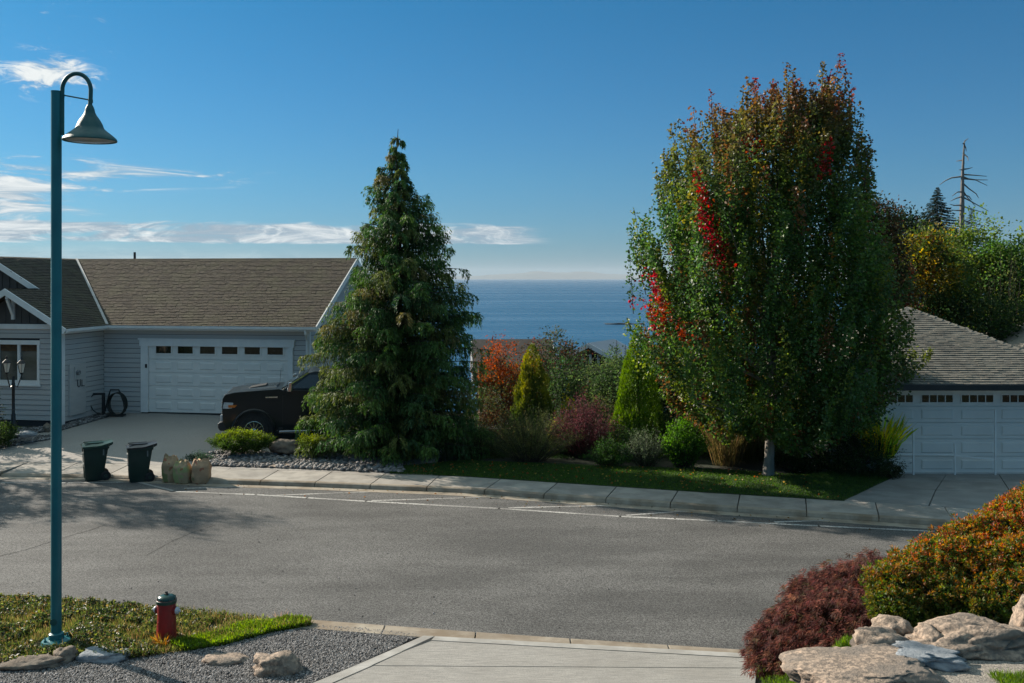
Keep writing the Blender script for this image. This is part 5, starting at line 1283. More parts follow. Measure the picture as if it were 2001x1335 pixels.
    for k in range(46):
        j = RNG.integers(0, ns); e = Vector(tip[j]-dr[j]*ln[j])-Vector((X, Y, g0)); z0 = 1.7+min(max(e.z-2.2, .0), 5)*.45; b0 = Vector((.06, 0, z0)); m_ = b0.lerp(e, .5); m_.z -= .05*(e-b0).length
        mb.tube([b0, m_, e], [.06, .035, .012], 6)
    obj('trunk', mb, m_bark, t, smooth=True)
    tw = MB()
    for k in range(ns, nt):
        a_ = Vector(tip[k])-Vector((X, Y, g0)); tw.tube([a_-Vector(dr[k])*ln[k]*1.1, a_], [.012, .004], 4)
    obj('twigs', tw, m_dbark, t, kind='stuff')
big_maple()

# --- the weeping conifer
def weeping_conifer():
    Y = 30.3; X = X_of(778, Y); g0 = .18; t = thing('conifer_tree', (X, Y, g0), 'tall weeping conifer with drooping dark green sprays, between the grey house and the sea view', 'conifer')
    LO = [(258, 0, 0), (300, 16, 10), (350, 62, 26), (400, 62, 74), (450, 84, 95), (500, 82, 100), (550, 100, 150), (600, 140, 172), (650, 160, 165), (700, 168, 150), (760, 185, 165), (820, 218, 172), (870, 182, 170), (905, 120, 158)]
    zz_ = np.array([Z_of(o[0], Y) for o in LO])[::-1]; rl_ = np.array([o[1]*Y/F for o in LO])[::-1]; rr_ = np.array([o[2]*Y/F for o in LO])[::-1]
    nb = 400; P, D, Ln, Wd, Cc = [], [], [], [], []; wood = MB(); wood.tube([(0, 0, -.1), (0, 0, 3), (.03, 0, 7), (-.05, 0, 9.2), (.0, 0, 9.95)], [.20, .15, .07, .02, .008], 8)
    zl, zh = .35, 9.85
    for k in range(nb):
        u = (k+RNG.random())/nb; z = zl+(zh-zl)*(1-(1-u)**.60); phi = k*2.39996+RNG.normal()*.3
        za = z+g0; c = math.cos(phi); rX = np.interp(za, zz_, rr_ if c > 0 else rl_); rY = min((np.interp(za, zz_, rr_)+np.interp(za, zz_, rl_))/2, 2.15) if math.sin(phi) < 0 else min((np.interp(za, zz_, rr_)+np.interp(za, zz_, rl_))/2, 1.6)
        Lb = math.hypot(rX*c, rY*math.sin(phi))*(RNG.uniform(.62, .98) if RNG.random() < .72 else RNG.uniform(.98, 1.16))
        if Lb < .10: Lb = .12
        rad_ = np.array([c*rX, math.sin(phi)*rY, 0]); rad_ /= np.linalg.norm(rad_); side = np.array([-rad_[1], rad_[0], 0]); tipup = RNG.uniform(.10, .32)
        def pt(s): return np.array([0, 0, z-.15*Lb])+rad_*s*Lb+np.array([0, 0, Lb*(.42*s-.36*s*s)+tipup*s**4*min(Lb, 1.1)*.6])
        wood.tube([pt(0), pt(.4), pt(.75), pt(1)], [.03*min(1, Lb), .02*min(1, Lb), .012, .004], 4)
        nsb = int(9+Lb*12); bc = np.array([(.040, .085, .022), (.060, .110, .022), (.085, .105, .026), (.030, .066, .022), (.12, .105, .034)][RNG.choice(5, p=[.33, .27, .2, .14, .06])])
        for j in range(nsb):
            s = RNG.random()**.75; p0 = pt(s)
            for sg in (-1, 1):
                if RNG.random() < .12: continue
                lat = RNG.uniform(.12, .42)*min(1, .4+Lb*.45)*(1.15-.5*s); dirs = unit((rad_*RNG.uniform(.3, .9)+side*sg*RNG.uniform(.5, 1)+np.array([0, 0, RNG.uniform(-.35, .1)]))[None])[0]
                hang = RNG.uniform(.14, .48)*min(1, .5+Lb*.35); m = 11
                q = np.linspace(.1, 1, m)+RNG.normal(size=m)*.04; px_ = p0+dirs*(lat*np.minimum(q*1.5, 1))[:, None]+np.array([0, 0, -1])*(hang*np.maximum(q-.25, 0)**1.2)[:, None]+RNG.normal(size=(m, 3))*.018
                P.append(px_); D.append(np.array([0, 0, -1.0])*(.35+.9*q)[:, None]+dirs*(1.0-.6*q)[:, None]+RNG.normal(size=(m, 3))*.28); Ln.append(RNG.uniform(.07, .15, m)); Wd.append(RNG.uniform(.020, .038, m)); Cc.append(bc*np.clip(RNG.normal(1, .25, (m, 1)), .4, 2)*(1+.35*(s > .8)))
    P, D, Ln, Wd, Cc = map(np.concatenate, (P, D, Ln, Wd, Cc)); P[:, 2] = np.maximum(P[:, 2], .02)
    obj('crown', leaves_mesh('crown', P, D, Ln, Wd, np.clip(Cc, .003, .6), fold=.15), m_needle, t); obj('trunk', wood, m_dbark, t, smooth=True); return len(P)
weeping_conifer()

# --- stemmed shrubs: stems spread from the base, leaves along them
def stem_shrub(name, px, Y, ytop, hw, label, cat, pal, w=None, stems=120, per=45, leaf=(.05, .02), spread=.9, tip=None, m=None, bark=None, wood_r=.006, off=.05, droop=.25, group=None, up=.3):
    X = X_of(px, Y); g0 = gz(X, Y); t = plant(name, X, Y, label, cat, group); h = Z_of(ytop, Y)-g0; rw = hw*Y/F
    a = RNG.uniform(0, 2*np.pi, stems); r = RNG.random(stems)**.6*rw; hh = h*(1-.45*(r/rw)**2)*RNG.uniform(.72, 1.06, stems)
    r = r*1.25; e = np.stack([np.cos(a)*r, np.sin(a)*r*spread, hh], 1); b = np.stack([np.cos(a)*r*.25, np.sin(a)*r*.25, 0*r], 1)
    N = stems*per; i = np.repeat(np.arange(stems), per); s = RNG.uniform(.12, 1, N)
    cur = np.stack([s**1.1, s**1.1, s-droop*.5*s**3*(r[i]/rw)], 1); P = b[i]+(e[i]-b[i])*cur+RNG.normal(size=(N, 3))*off
    P[:, 2] = np.maximum(P[:, 2], .02)
    D = unit((e[i]-b[i])/np.linalg.norm(e[i]-b[i], axis=1, keepdims=True)*.5+RNG.normal(size=(N, 3))*.55+np.array([0, 0, up])); col = palette(stems, pal, w, .2)[i]*(1+RNG.normal(size=(N, 1))*.2)
    if tip is not None: k = (np.clip((s-.6)/.4, 0, 1)*RNG.uniform(.3, 1, N))[:, None]; col = col*(1-k)+np.array(tip)*k
    obj('foliage', leaves_mesh('foliage', P, D, leaf[0]*RNG.uniform(.6, 1.3, N), leaf[1]*RNG.uniform(.7, 1.3, N), np.clip(col, .003, .9)), m or m_leaf, t)
    mb = MB()
    for k in range(0, stems, 2):
        q = [b[k]+(e[k]-b[k])*np.array([s_**1.1, s_**1.1, s_-droop*.5*s_**3*(r[k]/rw)]) for s_ in (0, .5, .95)]; mb.tube(q, [wood_r*1.6, wood_r, wood_r*.5], 4, cap=False)
    obj('stems', mb, bark or m_dbark, t); return t
def blades(name, px, Y, hw, h, n, label, cat, pal, w=None, wid=.02, lean=.35, group=None, m=None, z=None):
    X = X_of(px, Y); t = plant(name, X, Y, label, cat, group, z=z); rw = hw*Y/F
    a = RNG.uniform(0, 2*np.pi, n); r = RNG.random(n)**.7*rw*.45; B = np.stack([np.cos(a)*r, np.sin(a)*r, 0*r], 1); ln = h*RNG.uniform(.55, 1.05, n); dirn = unit(np.stack([np.cos(a)*lean*RNG.uniform(0, 1.4, n), np.sin(a)*lean*RNG.uniform(0, 1.4, n), np.ones(n)], 1)); C1 = palette(n, pal, w, .2)
    d2 = unit(dirn+np.stack([np.cos(a), np.sin(a), -.35*np.ones(n)], 1)*RNG.uniform(.1, .8, (n, 1))*lean*1.6)
    P = np.concatenate([B, B+dirn*(ln*.55)[:, None]]); D = np.concatenate([dirn, d2]); LL = np.concatenate([ln*.62, ln*.45]); C2 = np.concatenate([C1, C1*1.15])
    obj('blades', leaves_mesh('blades', P, D, LL, wid*RNG.uniform(.7, 1.3, 2*n), np.clip(C2, .003, .9), pos=.45, fold=.1), m or m_grass, t); return t
def cone_tree(name, px, Y, ytop, ybot, hw, label, pal, w=None, n=15000, leaf=(.11, .035), tipcol=None, lumps=.12, power=.85, trunk=True, cat='conifer', byheight=False):
    X = X_of(px, Y); zt, zb = Z_of(ytop, Y), Z_of(ybot, Y); g0 = min(gz(X, Y), zb); t = thing(name, (X, Y, g0), label, cat); rx = hw*Y/F; hgt = zt-g0
    u = 1-np.sqrt(RNG.random(n)*.985+.0); a = RNG.uniform(0, 2*np.pi, n)
    prof = np.clip((1-u)**power, 0, 1)*np.clip(u*9+.55, 0, 1)
    lum = np.array([1+lumps*(mnoise.noise((math.cos(q)*2.6*(1-v)+px, math.sin(q)*2.6*(1-v), v*5.5))*1.4+mnoise.noise((math.cos(q)*7+px, math.sin(q)*7, v*13))*.8) for q, v in zip(a, u)])
    rr = rx*prof*lum*(1-np.abs(RNG.normal(size=n))*.10); P = np.stack([np.cos(a)*rr, np.sin(a)*rr, u*hgt*.97+.02], 1); out = np.stack([np.cos(a), np.sin(a), 0*a], 1)
    D = unit(out*.45+np.array([0, 0, 1.0])+RNG.normal(size=(n, 3))*.3); col = palette(n, pal, w, .18)
    k = np.clip((lum-1)/lumps*.8+.5, 0, 1)[:, None]
    if byheight: k = k*sm(u, .22, .62)[:, None]*1.3; k = np.clip(k, 0, 1.35)
    if tipcol is not None: col = col*(1-k*.7)+np.array(tipcol)*k*.7
    obj('crown', leaves_mesh('crown', P, D, leaf[0]*RNG.uniform(.6, 1.3, n), leaf[1]*RNG.uniform(.7, 1.3, n), np.clip(col, .003, .9)), m_needle, t)
    obj('trunk', MB().tube([(0, 0, -.1), (0, 0, hgt*.8)], [rx*.10, .02], 8), m_dbark, t); return t
def spruce(name, px, Y, ytop, ybot, hw, label, n_b=110, pal=((.018, .035, .022), (.026, .045, .024)), leafs=26, cat='conifer'):
    X = X_of(px, Y); zt, zb = Z_of(ytop, Y), Z_of(ybot, Y); g0 = min(gz(X, Y), zb); t = thing(name, (X, Y, g0), label, cat); h = zt-g0; hb = zb-g0; rx = hw*Y/F; P, D, C_, sc2 = [], [], [], []; mb = MB().tube([(0, 0, -.1), (0, 0, h*.97)], [max(.04, rx*.07), .01], 7)
    for k in range(n_b):
        u = (k+RNG.random())/n_b; z = max(.1, hb)+(h-max(.1, hb))*u; a = k*2.4+RNG.normal()*.2; Lb = (rx*(1-u)+.04)*RNG.uniform(.7, 1.1); rad_ = np.array([math.cos(a), math.sin(a), 0]); sd_ = np.array([-rad_[1], rad_[0], 0]); s = RNG.random(leafs)**.7
        q = np.array([0, 0, z])+rad_*(s*Lb)[:, None]+np.array([0, 0, 1])*(Lb*(-.28*s+.15*s*s))[:, None]; sc2.append(np.full(leafs, .25+.75*Lb/rx)); P.append(q); D.append(rad_*.7+sd_*RNG.choice([-1, 1], leafs)[:, None]*.7+np.array([0, 0, -.25])+RNG.normal(size=(leafs, 3))*.2); C_.append(palette(leafs, pal, None, .2)); mb.tube([(0, 0, z), tuple(np.array([0, 0, z])+rad_*Lb*.9+np.array([0, 0, -.12*Lb]))], [.02, .006], 3, cap=False)
    P, D, C_ = map(np.concatenate, (P, D, C_)); N = len(P); lf = max(.07, rx*.13)
    obj('crown', leaves_mesh('crown', P, D, lf*np.concatenate(sc2)*RNG.uniform(.7, 1.2, N), lf*.35*np.concatenate(sc2), C_), m_needle, t); obj('trunk', mb, m_dbark, t); return t

# --- shrubs of the bed across the road
cone_tree('golden_cypress', 1040, 33.4, 668, 840, 46, 'golden green pyramid conifer with yellow upper tips, beside the rusty red shrub', (GREEN, (.06, .10, .02)), tipcol=(.30, .28, .03), byheight=True, lumps=.40, n=17000, power=.62, leaf=(.10, .04))
cone_tree('cone_cypress', 1247, 31.2, 632, 905, 62, 'bright green narrow cone conifer at the left edge of the big maple', ((.085, .16, .012), (.06, .12, .012), (.12, .20, .015)), tipcol=(.17, .27, .02), lumps=.16, n=22000, power=.72, leaf=(.10, .035))
stem_shrub('broom_shrub', 1035, 29.8, 792, 92, 'wide feathery olive green shrub at the lawn edge, below the golden conifer', 'shrub', ((.062, .078, .030), (.085, .094, .036), (.042, .06, .022)), stems=260, per=62, leaf=(.07, .012), off=.05, spread=.7, up=.5)
stem_shrub('barberry', 1142, 30.4, 766, 62, 'dense purple leaved barberry between the feathery olive shrub and the bright cone conifer', 'shrub', (PURPLE, (.075, .03, .034), (.045, .03, .022)), stems=240, per=52, leaf=(.045, .03), tip=(.12, .05, .055), off=.05, spread=.8)
stem_shrub('fern_shrub', 1192, 28.9, 846, 48, 'low mid green ferny plant in front of the bright cone conifer', 'shrub', ((.04, .085, .02), (.03, .06, .02)), stems=110, per=45, leaf=(.06, .025), off=.035, droop=.8, spread=.7)
stem_shrub('sage_shrub', 1262, 28.8, 830, 44, 'grey green upright sage-like plant with pale tips, right of the ferny plant', 'shrub', ((.05, .07, .045), (.035, .055, .03)), stems=120, per=42, leaf=(.045, .02), tip=(.15, .18, .11), off=.025, spread=.7)
stem_shrub('laurel_shrub', 1335, 28.7, 806, 40, 'fresh bright green leafy shrub under the left side of the maple', 'shrub', ((.06, .13, .02), (.045, .10, .02)), stems=130, per=42, leaf=(.075, .045), tip=(.09, .18, .025), off=.05, spread=.8)
blades('ornamental_grass', 1420, 29.0, 58, 1.75, 520, 'tall tawny ornamental grass clump behind the maple trunk, right of the bright green shrub', 'ornamental grass', ((.10, .08, .035), (.07, .07, .025), (.14, .10, .045)), wid=.014, lean=.30)
blades('ornamental_grass', 1462, 29.4, 40, 1.6, 320, 'dull green ornamental grass clump just left of the maple trunk', 'ornamental grass', ((.06, .06, .025), (.045, .055, .02)), wid=.014, lean=.28)
blades('iris_clump', 1722, 28.3, 52, 1.35, 260, 'clump of yellow striped iris leaves by the garage door at right', 'iris', ((.60, .46, .04), (.32, .38, .04), (.18, .28, .03)), w=(.5, .3, .2), wid=.05, lean=.42, z=Z_of(896, 28.3))
DK = ((.035, .065, .022), (.045, .075, .024), (.028, .05, .020))
broadleaf(1400, 770, 925, 78, 30.8, 'dark evergreen shrub mass behind the tawny ornamental grass', 'shrub', DK, n=9000, ncl=120, cr=.35, leaf=.075, trunk=True, name='evergreen_shrub', depth=.6)
broadleaf(1300, 800, 925, 48, 31.0, 'dark evergreen shrub between the cone conifer and the bright leafy shrub', 'shrub', DK, n=5000, ncl=70, cr=.3, leaf=.07, name='evergreen_shrub', depth=.6)
broadleaf(1505, 800, 930, 62, 30.2, 'dark shrub directly behind the pale maple trunk', 'shrub', DK, n=7000, ncl=90, cr=.35, leaf=.075, name='evergreen_shrub', depth=.6)
broadleaf(1600, 815, 942, 78, 28.9, 'dark clipped shrub right of the maple trunk', 'shrub', DK, n=9000, ncl=110, cr=.35, leaf=.065, name='evergreen_shrub', depth=.6)
broadleaf(1688, 850, 948, 62, 28.1, 'dark low spreading shrub at the corner of the right driveway', 'shrub', DK+((.04, .06, .02),), n=9000, ncl=110, cr=.3, leaf=.055, name='evergreen_shrub', depth=.55)
broadleaf(1640, 780, 900, 70, 30.5, 'dark green shrub filling the gap under the right side of the maple', 'shrub', DK, n=7000, ncl=90, cr=.4, leaf=.08, name='evergreen_shrub', depth=.5)
broadleaf(1738, 905, 936, 24, 27.9, 'small greyish green cushion plant at the end of the dark shrubs by the concrete', 'shrub', ((.05, .06, .03), (.08, .075, .045)), n=2200, ncl=40, cr=.12, leaf=.045, name='cushion_plant', depth=.8)
broadleaf(1105, 850, 925, 66, 30.9, 'low dark shrub at the lawn edge between the feathery olive shrub and the ferny plant', 'shrub', DK, n=6500, ncl=90, cr=.22, leaf=.055, name='low_shrub', depth=.6)
broadleaf(935, 840, 925, 56, 30.6, 'low dark shrub at the lawn edge by the right foot of the weeping conifer', 'shrub', DK+((.05, .055, .02),), n=7000, ncl=90, cr=.25, leaf=.055, name='low_shrub', depth=.6)
broadleaf(1225, 830, 925, 60, 30.2, 'dark low shrub behind the ferny and grey green plants', 'shrub', DK, n=6000, ncl=80, cr=.25, leaf=.055, name='low_shrub', depth=.6)
broadleaf(1360, 640, 880, 130, 33.5, 'dark tree mass directly behind the left half of the maple', 'tree', DK+((.04, .07, .025),), n=30000, ncl=330, cr=.6, leaf=.12, depth=.4, shell=.2, name='evergreen_tree')
broadleaf(984, 672, 860, 62, 35.0, 'rusty orange red small maple between the weeping conifer and the golden conifer', 'small maple', ((.27, .065, .022), (.20, .045, .02), (.13, .05, .02), (.06, .06, .02)), w=(.35, .25, .25, .15), n=10000, ncl=150, cr=.32, leaf=.075, depth=.7, name='red_maple')
broadleaf(955, 760, 930, 50, 32.2, 'brown-green shrub low beside the right edge of the weeping conifer', 'shrub', ((.08, .05, .025), (.05, .055, .02), (.03, .045, .018)), n=6500, ncl=90, cr=.3, leaf=.06, depth=.6, name='brown_shrub')
broadleaf(1085, 655, 830, 58, 41, 'dark tree with reddish brown top, behind the golden conifer', 'tree', ((.10, .035, .022), (.05, .045, .02), (.03, .045, .02)), n=9000, ncl=130, cr=.45, leaf=.10, depth=.7)
broadleaf(1130, 705, 850, 62, 38.5, 'dark green tree mass behind the purple barberry', 'tree', DK, n=8000, ncl=110, cr=.45, leaf=.10, depth=.6)
broadleaf(1200, 684, 850, 52, 37, 'mid green bushy tree behind the left side of the bright cone conifer', 'tree', ((.05, .085, .03), (.07, .10, .035), (.035, .06, .022)), n=9000, ncl=130, cr=.4, leaf=.085, depth=.7)
broadleaf(1180, 770, 880, 46, 32.6, 'olive shrub between barberry and bright cone conifer', 'shrub', ((.06, .075, .025), (.09, .09, .03)), n=5000, ncl=80, cr=.25, leaf=.06, depth=.6, name='olive_shrub')
stem_shrub('yellow_flowering_plant', 1108, 32.8, 748, 22, 'thin plant with yellow leaf tops rising behind the purple barberry', 'flowering plant', ((.10, .12, .03), (.05, .08, .02)), stems=34, per=26, leaf=(.07, .05), tip=(.55, .40, .03), off=.03)
stem_shrub('yellow_leaved_plant', 1083, 30.9, 812, 18, 'small plant with yellowish round leaves between the olive shrub and the barberry', 'shrub', ((.22, .20, .04), (.10, .12, .03)), stems=40, per=30, leaf=(.06, .05), off=.04)
for px, yt, hw, Y, lb in ((1205, 664, 11, 58, 'tiny distant conifer top above the mid green bushy tree'), (1084, 652, 9, 60, 'small distant conifer tip above the reddish brown tree'), (1144, 667, 6, 62, 'thin distant conifer tip left of the cedar house'), (1222, 672, 9, 60, 'small distant conifer just left of the bright cone conifer tip')):
    spruce('distant_conifer', px, Y, yt, 740, hw, lb, n_b=60, leafs=18)
broadleaf(1050, 700, 800, 120, 52, 'broad dark treetop lower on the slope, behind the garden trees', 'tree', DK, n=8000, ncl=110, cr=.6, leaf=.14, depth=.6)
broadleaf(1210, 715, 830, 60, 50, 'dark treetop lower on the slope below the distant reef', 'tree', DK, n=5000, ncl=80, cr=.5, leaf=.13, depth=.6)

# --- woods behind the right garage
GR = ((.06, .115, .028), (.08, .14, .028), (.04, .075, .024), (.12, .16, .03))
broadleaf(1712, 385, 640, 58, 36, 'rounded dark brownish green tree looking over the right shoulder of the maple', 'tree', ((.04, .045, .018), (.03, .04, .016), (.07, .035, .02)), n=15000, ncl=200, cr=.45, leaf=.10, depth=.7)
broadleaf(1803, 452, 690, 76, 40, 'tree turning yellow and orange, behind the apex of the hipped roof', 'tree', ((.34, .22, .03), (.22, .15, .025), (.09, .10, .02), (.18, .07, .02), (.05, .075, .02)), w=(.12, .16, .34, .08, .30), n=16000, ncl=210, cr=.5, leaf=.14, depth=.7)
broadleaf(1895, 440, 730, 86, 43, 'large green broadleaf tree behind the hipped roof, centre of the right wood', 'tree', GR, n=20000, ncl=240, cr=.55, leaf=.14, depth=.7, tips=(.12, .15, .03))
broadleaf(1985, 462, 740, 92, 42, 'large green broadleaf tree at the right frame edge', 'tree', GR, n=20000, ncl=240, cr=.55, leaf=.14, depth=.7)
broadleaf(2075, 430, 760, 110, 46, 'tall green tree standing half outside the right frame edge', 'tree', GR, n=16000, ncl=200, cr=.6, leaf=.16, depth=.7)
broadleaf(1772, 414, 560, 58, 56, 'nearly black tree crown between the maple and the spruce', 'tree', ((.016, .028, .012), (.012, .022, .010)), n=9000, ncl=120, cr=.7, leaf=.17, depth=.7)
broadleaf(1735, 500, 720, 50, 38, 'reddish leaved tree squeezed between maple and yellow tree', 'tree', ((.11, .03, .02), (.06, .045, .02), (.04, .05, .02)), n=9000, ncl=120, cr=.4, leaf=.11, depth=.7)
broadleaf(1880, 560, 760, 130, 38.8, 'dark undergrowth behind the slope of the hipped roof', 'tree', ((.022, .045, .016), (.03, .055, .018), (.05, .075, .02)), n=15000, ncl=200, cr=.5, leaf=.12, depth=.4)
stem_shrub('sapling', 1955, 40, 448, 60, 'airy sapling with thin upright twigs against the sky near the right edge', 'sapling', ((.07, .09, .03), (.10, .10, .03)), stems=80, per=40, leaf=(.09, .05), off=.10, wood_r=.012)
spruce('spruce_tree', 1832, 52, 366, 500, 72, 'pointed dark spruce left of the dead tree', n_b=200, leafs=46)
spruce('spruce_tree', 1898, 54, 406, 480, 34, 'small spruce tip just right of the dead tree trunk', n_b=90, leafs=26)
def dead_tree():
    Y = 50; X = X_of(1880, Y); g0 = gz(X, Y); t = plant('dead_tree', X, Y, 'bare dead conifer trunk with thin drooping branches rising above the right wood', 'dead tree')
    q = lambda px, py, dy=0: (X_of(px, Y)-X, dy, Z_of(py, Y)-g0)
    obj('trunk', MB().tube([(0, 0, 0), q(1879, 455), q(1880, 400), q(1881, 340), q(1883, 300), q(1884, 280)], [.30, .14, .12, .08, .05, .03], 8), m_dead, t, smooth=True)
    br = [((1884, 282), (1888, 275), (1898, 269)), ((1883, 281), (1877, 281)), ((1884, 284), (1890, 288), (1894, 294)), ((1882, 300), (1888, 308), (1886, 316)), ((1882, 313), (1873, 314)), ((1881, 332), (1870, 333)), ((1881, 331), (1895, 329), (1906, 326)), ((1881, 341), (1900, 343), (1922, 346)), ((1880, 345), (1862, 347), (1852, 352), (1842, 360)), ((1881, 349), (1900, 352), (1924, 353)), ((1881, 358), (1895, 368), (1912, 378), (1919, 386)), ((1880, 375), (1868, 376), (1855, 384)), ((1881, 372), (1893, 385), (1912, 402)), ((1880, 384), (1866, 388), (1852, 394)), ((1881, 385), (1900, 393), (1938, 412)), ((1880, 401), (1862, 402), (1850, 400)), ((1881, 403), (1900, 408), (1926, 414)), ((1880, 411), (1866, 412), (1853, 411)), ((1881, 380), (1896, 383), (1905, 390)), ((1881, 345), (1890, 350), (1900, 352), (1922, 364)), ((1882, 322), (1887, 318), (1889, 312)), ((1880, 430), (1895, 436), (1915, 442)), ((1880, 436), (1866, 440), (1856, 446))]
    for i, b in enumerate(br):
        dy = (-1)**i*.5; pts = [q(px, py, dy*k/len(b)) for k, (px, py) in enumerate(b)]; obj('branch', MB().tube(pts, list(np.linspace(.045, .014, len(pts))), 5), m_dead, t)
dead_tree()

# --- house side plants
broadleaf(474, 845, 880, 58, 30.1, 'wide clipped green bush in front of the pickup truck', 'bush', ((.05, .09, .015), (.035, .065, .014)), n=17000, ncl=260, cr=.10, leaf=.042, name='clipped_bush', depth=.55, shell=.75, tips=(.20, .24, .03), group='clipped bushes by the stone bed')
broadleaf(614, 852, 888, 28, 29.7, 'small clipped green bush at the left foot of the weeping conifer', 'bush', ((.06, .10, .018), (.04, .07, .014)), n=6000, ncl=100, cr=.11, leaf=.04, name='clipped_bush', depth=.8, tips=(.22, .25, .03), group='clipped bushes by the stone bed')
broadleaf(-8, 822, 872, 34, 31.2, 'green bush at the left frame edge at the foot of the garden lamp post', 'bush', ((.05, .085, .02), (.035, .06, .016)), n=6000, ncl=100, cr=.16, leaf=.045, name='clipped_bush', depth=.8)
spruce('blue_spruce', -18, 32.0, 690, 850, 38, 'young blue green spruce cut by the left frame edge', n_b=110, leafs=44, pal=((.03, .06, .045), (.04, .07, .05)))
stem_shrub('creeping_plant', 388, 29.6, 882, 26, 'low bluish creeping plant spilling over the driveway edge beside the paper bags', 'ground plant', ((.04, .075, .05), (.03, .055, .03)), stems=60, per=34, leaf=(.04, .02), off=.04, droop=.8)
# trees left of the frame: their broken shade reaches the road
def open_tree(X, Y, h, r, label, seed):
    t = thing('open_tree', (X, Y, gz(X, Y)), label, 'tree', group='trees left of the frame'); mb = MB(); mb.tube([(0, 0, -.1), (0, 0, h*.4), (.1, 0, h*.9)], [.16, .11, .03], 8); P, D, C_ = [], [], []
    for k in range(52):
        z = h*(.28+.66*(k/52)); a = k*2.4; L_ = r*(1.1-.75*(k/52))*RNG.uniform(.75, 1.1); e = Vector((math.cos(a)*L_, math.sin(a)*L_, z+L_*.35)); mb.tube([(0, 0, z*.9), e*.55+Vector((0, 0, z*.42)), e], [.04, .025, .006], 4)
        for j in range(9):
            s = RNG.uniform(.35, 1.02); c = np.array([e.x*s, e.y*s, z*.9+(e.z-z*.9)*s]); n = 20; P.append(c+RNG.normal(size=(n, 3))*np.array([.16, .16, .12])); D.append(RNG.normal(size=(n, 3))); C_.append(palette(n, ((.06, .09, .02), (.09, .10, .02)), None, .2))
    P, D, C_ = map(np.concatenate, (P, D, C_)); N = len(P); obj('crown', leaves_mesh('crown', P, D, .11*RNG.uniform(.7, 1.3, N), .07, C_), m_leaf, t); obj('trunk', mb, m_dbark, t)
open_tree(-20.6, 31.6, 9.0, 2.7, 'open branched tree beside the house, just left of the frame', 1)
open_tree(-19.6, 28.4, 5.2, 1.9, 'smaller open branched tree near the kerb, left of the frame', 2)

# ---------------------------------------------------------------- lawn across the road
m_lawn = mat('lawn_soil', (.022, .045, .011), (.016, .030, .010), 2, .95, .5, 30)
def lawn_hi(x): return kerbY(x)+SWW+np.interp(x, [-3.0, -1.5, 2, 6, 8.1], [1.2, 2.3, 2.7, 3.3, 3.1])
def lawn_lo(x): return kerbY(x)+SWW-.01
strip('lawn', (-3.4, 8.12), lawn_lo, lawn_hi, .152, m_lawn, n=60)
n = 80000; x = RNG.uniform(-3.4, 8.1, n); y = lawn_lo(x)+(lawn_hi(x)-lawn_lo(x))*RNG.random(n)+.015; P = np.stack([x, y, np.full(n, .15)], 1)
D = unit(np.array([0, 0, 1.0])+RNG.normal(size=(n, 3))*.45)
o = obj('lawn_grass', leaves_mesh('lawn_grass', P, D, RNG.uniform(.03, .075, n), .010, palette(n, ((.045, .10, .015), (.033, .075, .013), (.075, .125, .02)), None, .2)), m_grass, kind='stuff'); o['label'] = 'short green grass of the lawn strip under the maple'
def lp_(u, v):
    A_, B_, C2, D2 = np.array((8.10, float(lawn_lo(8.1)), .152)), np.array((11.15, 28.62, -.03)), np.array((9.6, 28.9, .02)), np.array((8.08, float(lawn_hi(8.1)), .152))
    u = np.asarray(u)[..., None]; v = np.asarray(v)[..., None]; return (A_*(1-u)+B_*u)*(1-v)+(D2*(1-u)+C2*u)*v
uu, vv = np.meshgrid(np.linspace(0, 1, 9), np.linspace(0, 1, 7)); V_ = lp_(uu.ravel(), vv.ravel()); i_ = (np.arange(6)[:, None]*9+np.arange(8)[None]).ravel()
me = bpy.data.meshes.new('lawn'); me.from_pydata(V_.tolist(), [], np.stack([i_, i_+1, i_+10, i_+9], 1).tolist()); obj('lawn', me, m_lawn, kind='structure')
n = 22000; P = lp_(RNG.random(n), RNG.random(n)); D = unit(np.array([0, 0, 1.0])+RNG.normal(size=(n, 3))*.45)
o = obj('lawn_grass', leaves_mesh('lawn_grass', P, D, RNG.uniform(.03, .075, n), .010, palette(n, ((.045, .10, .015), (.033, .075, .013), (.075, .125, .02)), None, .2)), m_grass, kind='stuff'); o['label'] = 'short grass running along the edge of the right driveway'
n = 260; x = RNG.uniform(-3, 8.1, n); y = lawn_lo(x)+.1+(lawn_hi(x)-lawn_lo(x)-.1)*RNG.random(n); P = np.stack([x, y, np.full(n, .205)], 1)
o = obj('fallen_leaves', leaves_mesh('fallen_leaves', P, unit(RNG.normal(size=(n, 3))*np.array([1, 1, .3])), .07, .055, palette(n, ((.30, .16, .05), (.25, .08, .03), (.35, .28, .08)), None, .2)), m_leaf, kind='stuff'); o['label'] = 'fallen autumn leaves scattered on the lawn strip'
n = 130; x = RNG.uniform(-9, 8, n); y = kerbY(x)-RNG.random(n)**2*1.2-.04; P = np.stack([x, y, np.full(n, .012)], 1)
o = obj('gutter_leaves', leaves_mesh('gutter_leaves', P, unit(RNG.normal(size=(n, 3))*np.array([1, 1, .15])), .06, .04, palette(n, ((.18, .10, .04), (.12, .06, .03), (.06, .05, .03)), None, .2)), m_leaf, kind='stuff'); o['label'] = 'dry leaves collected along the far gutter'

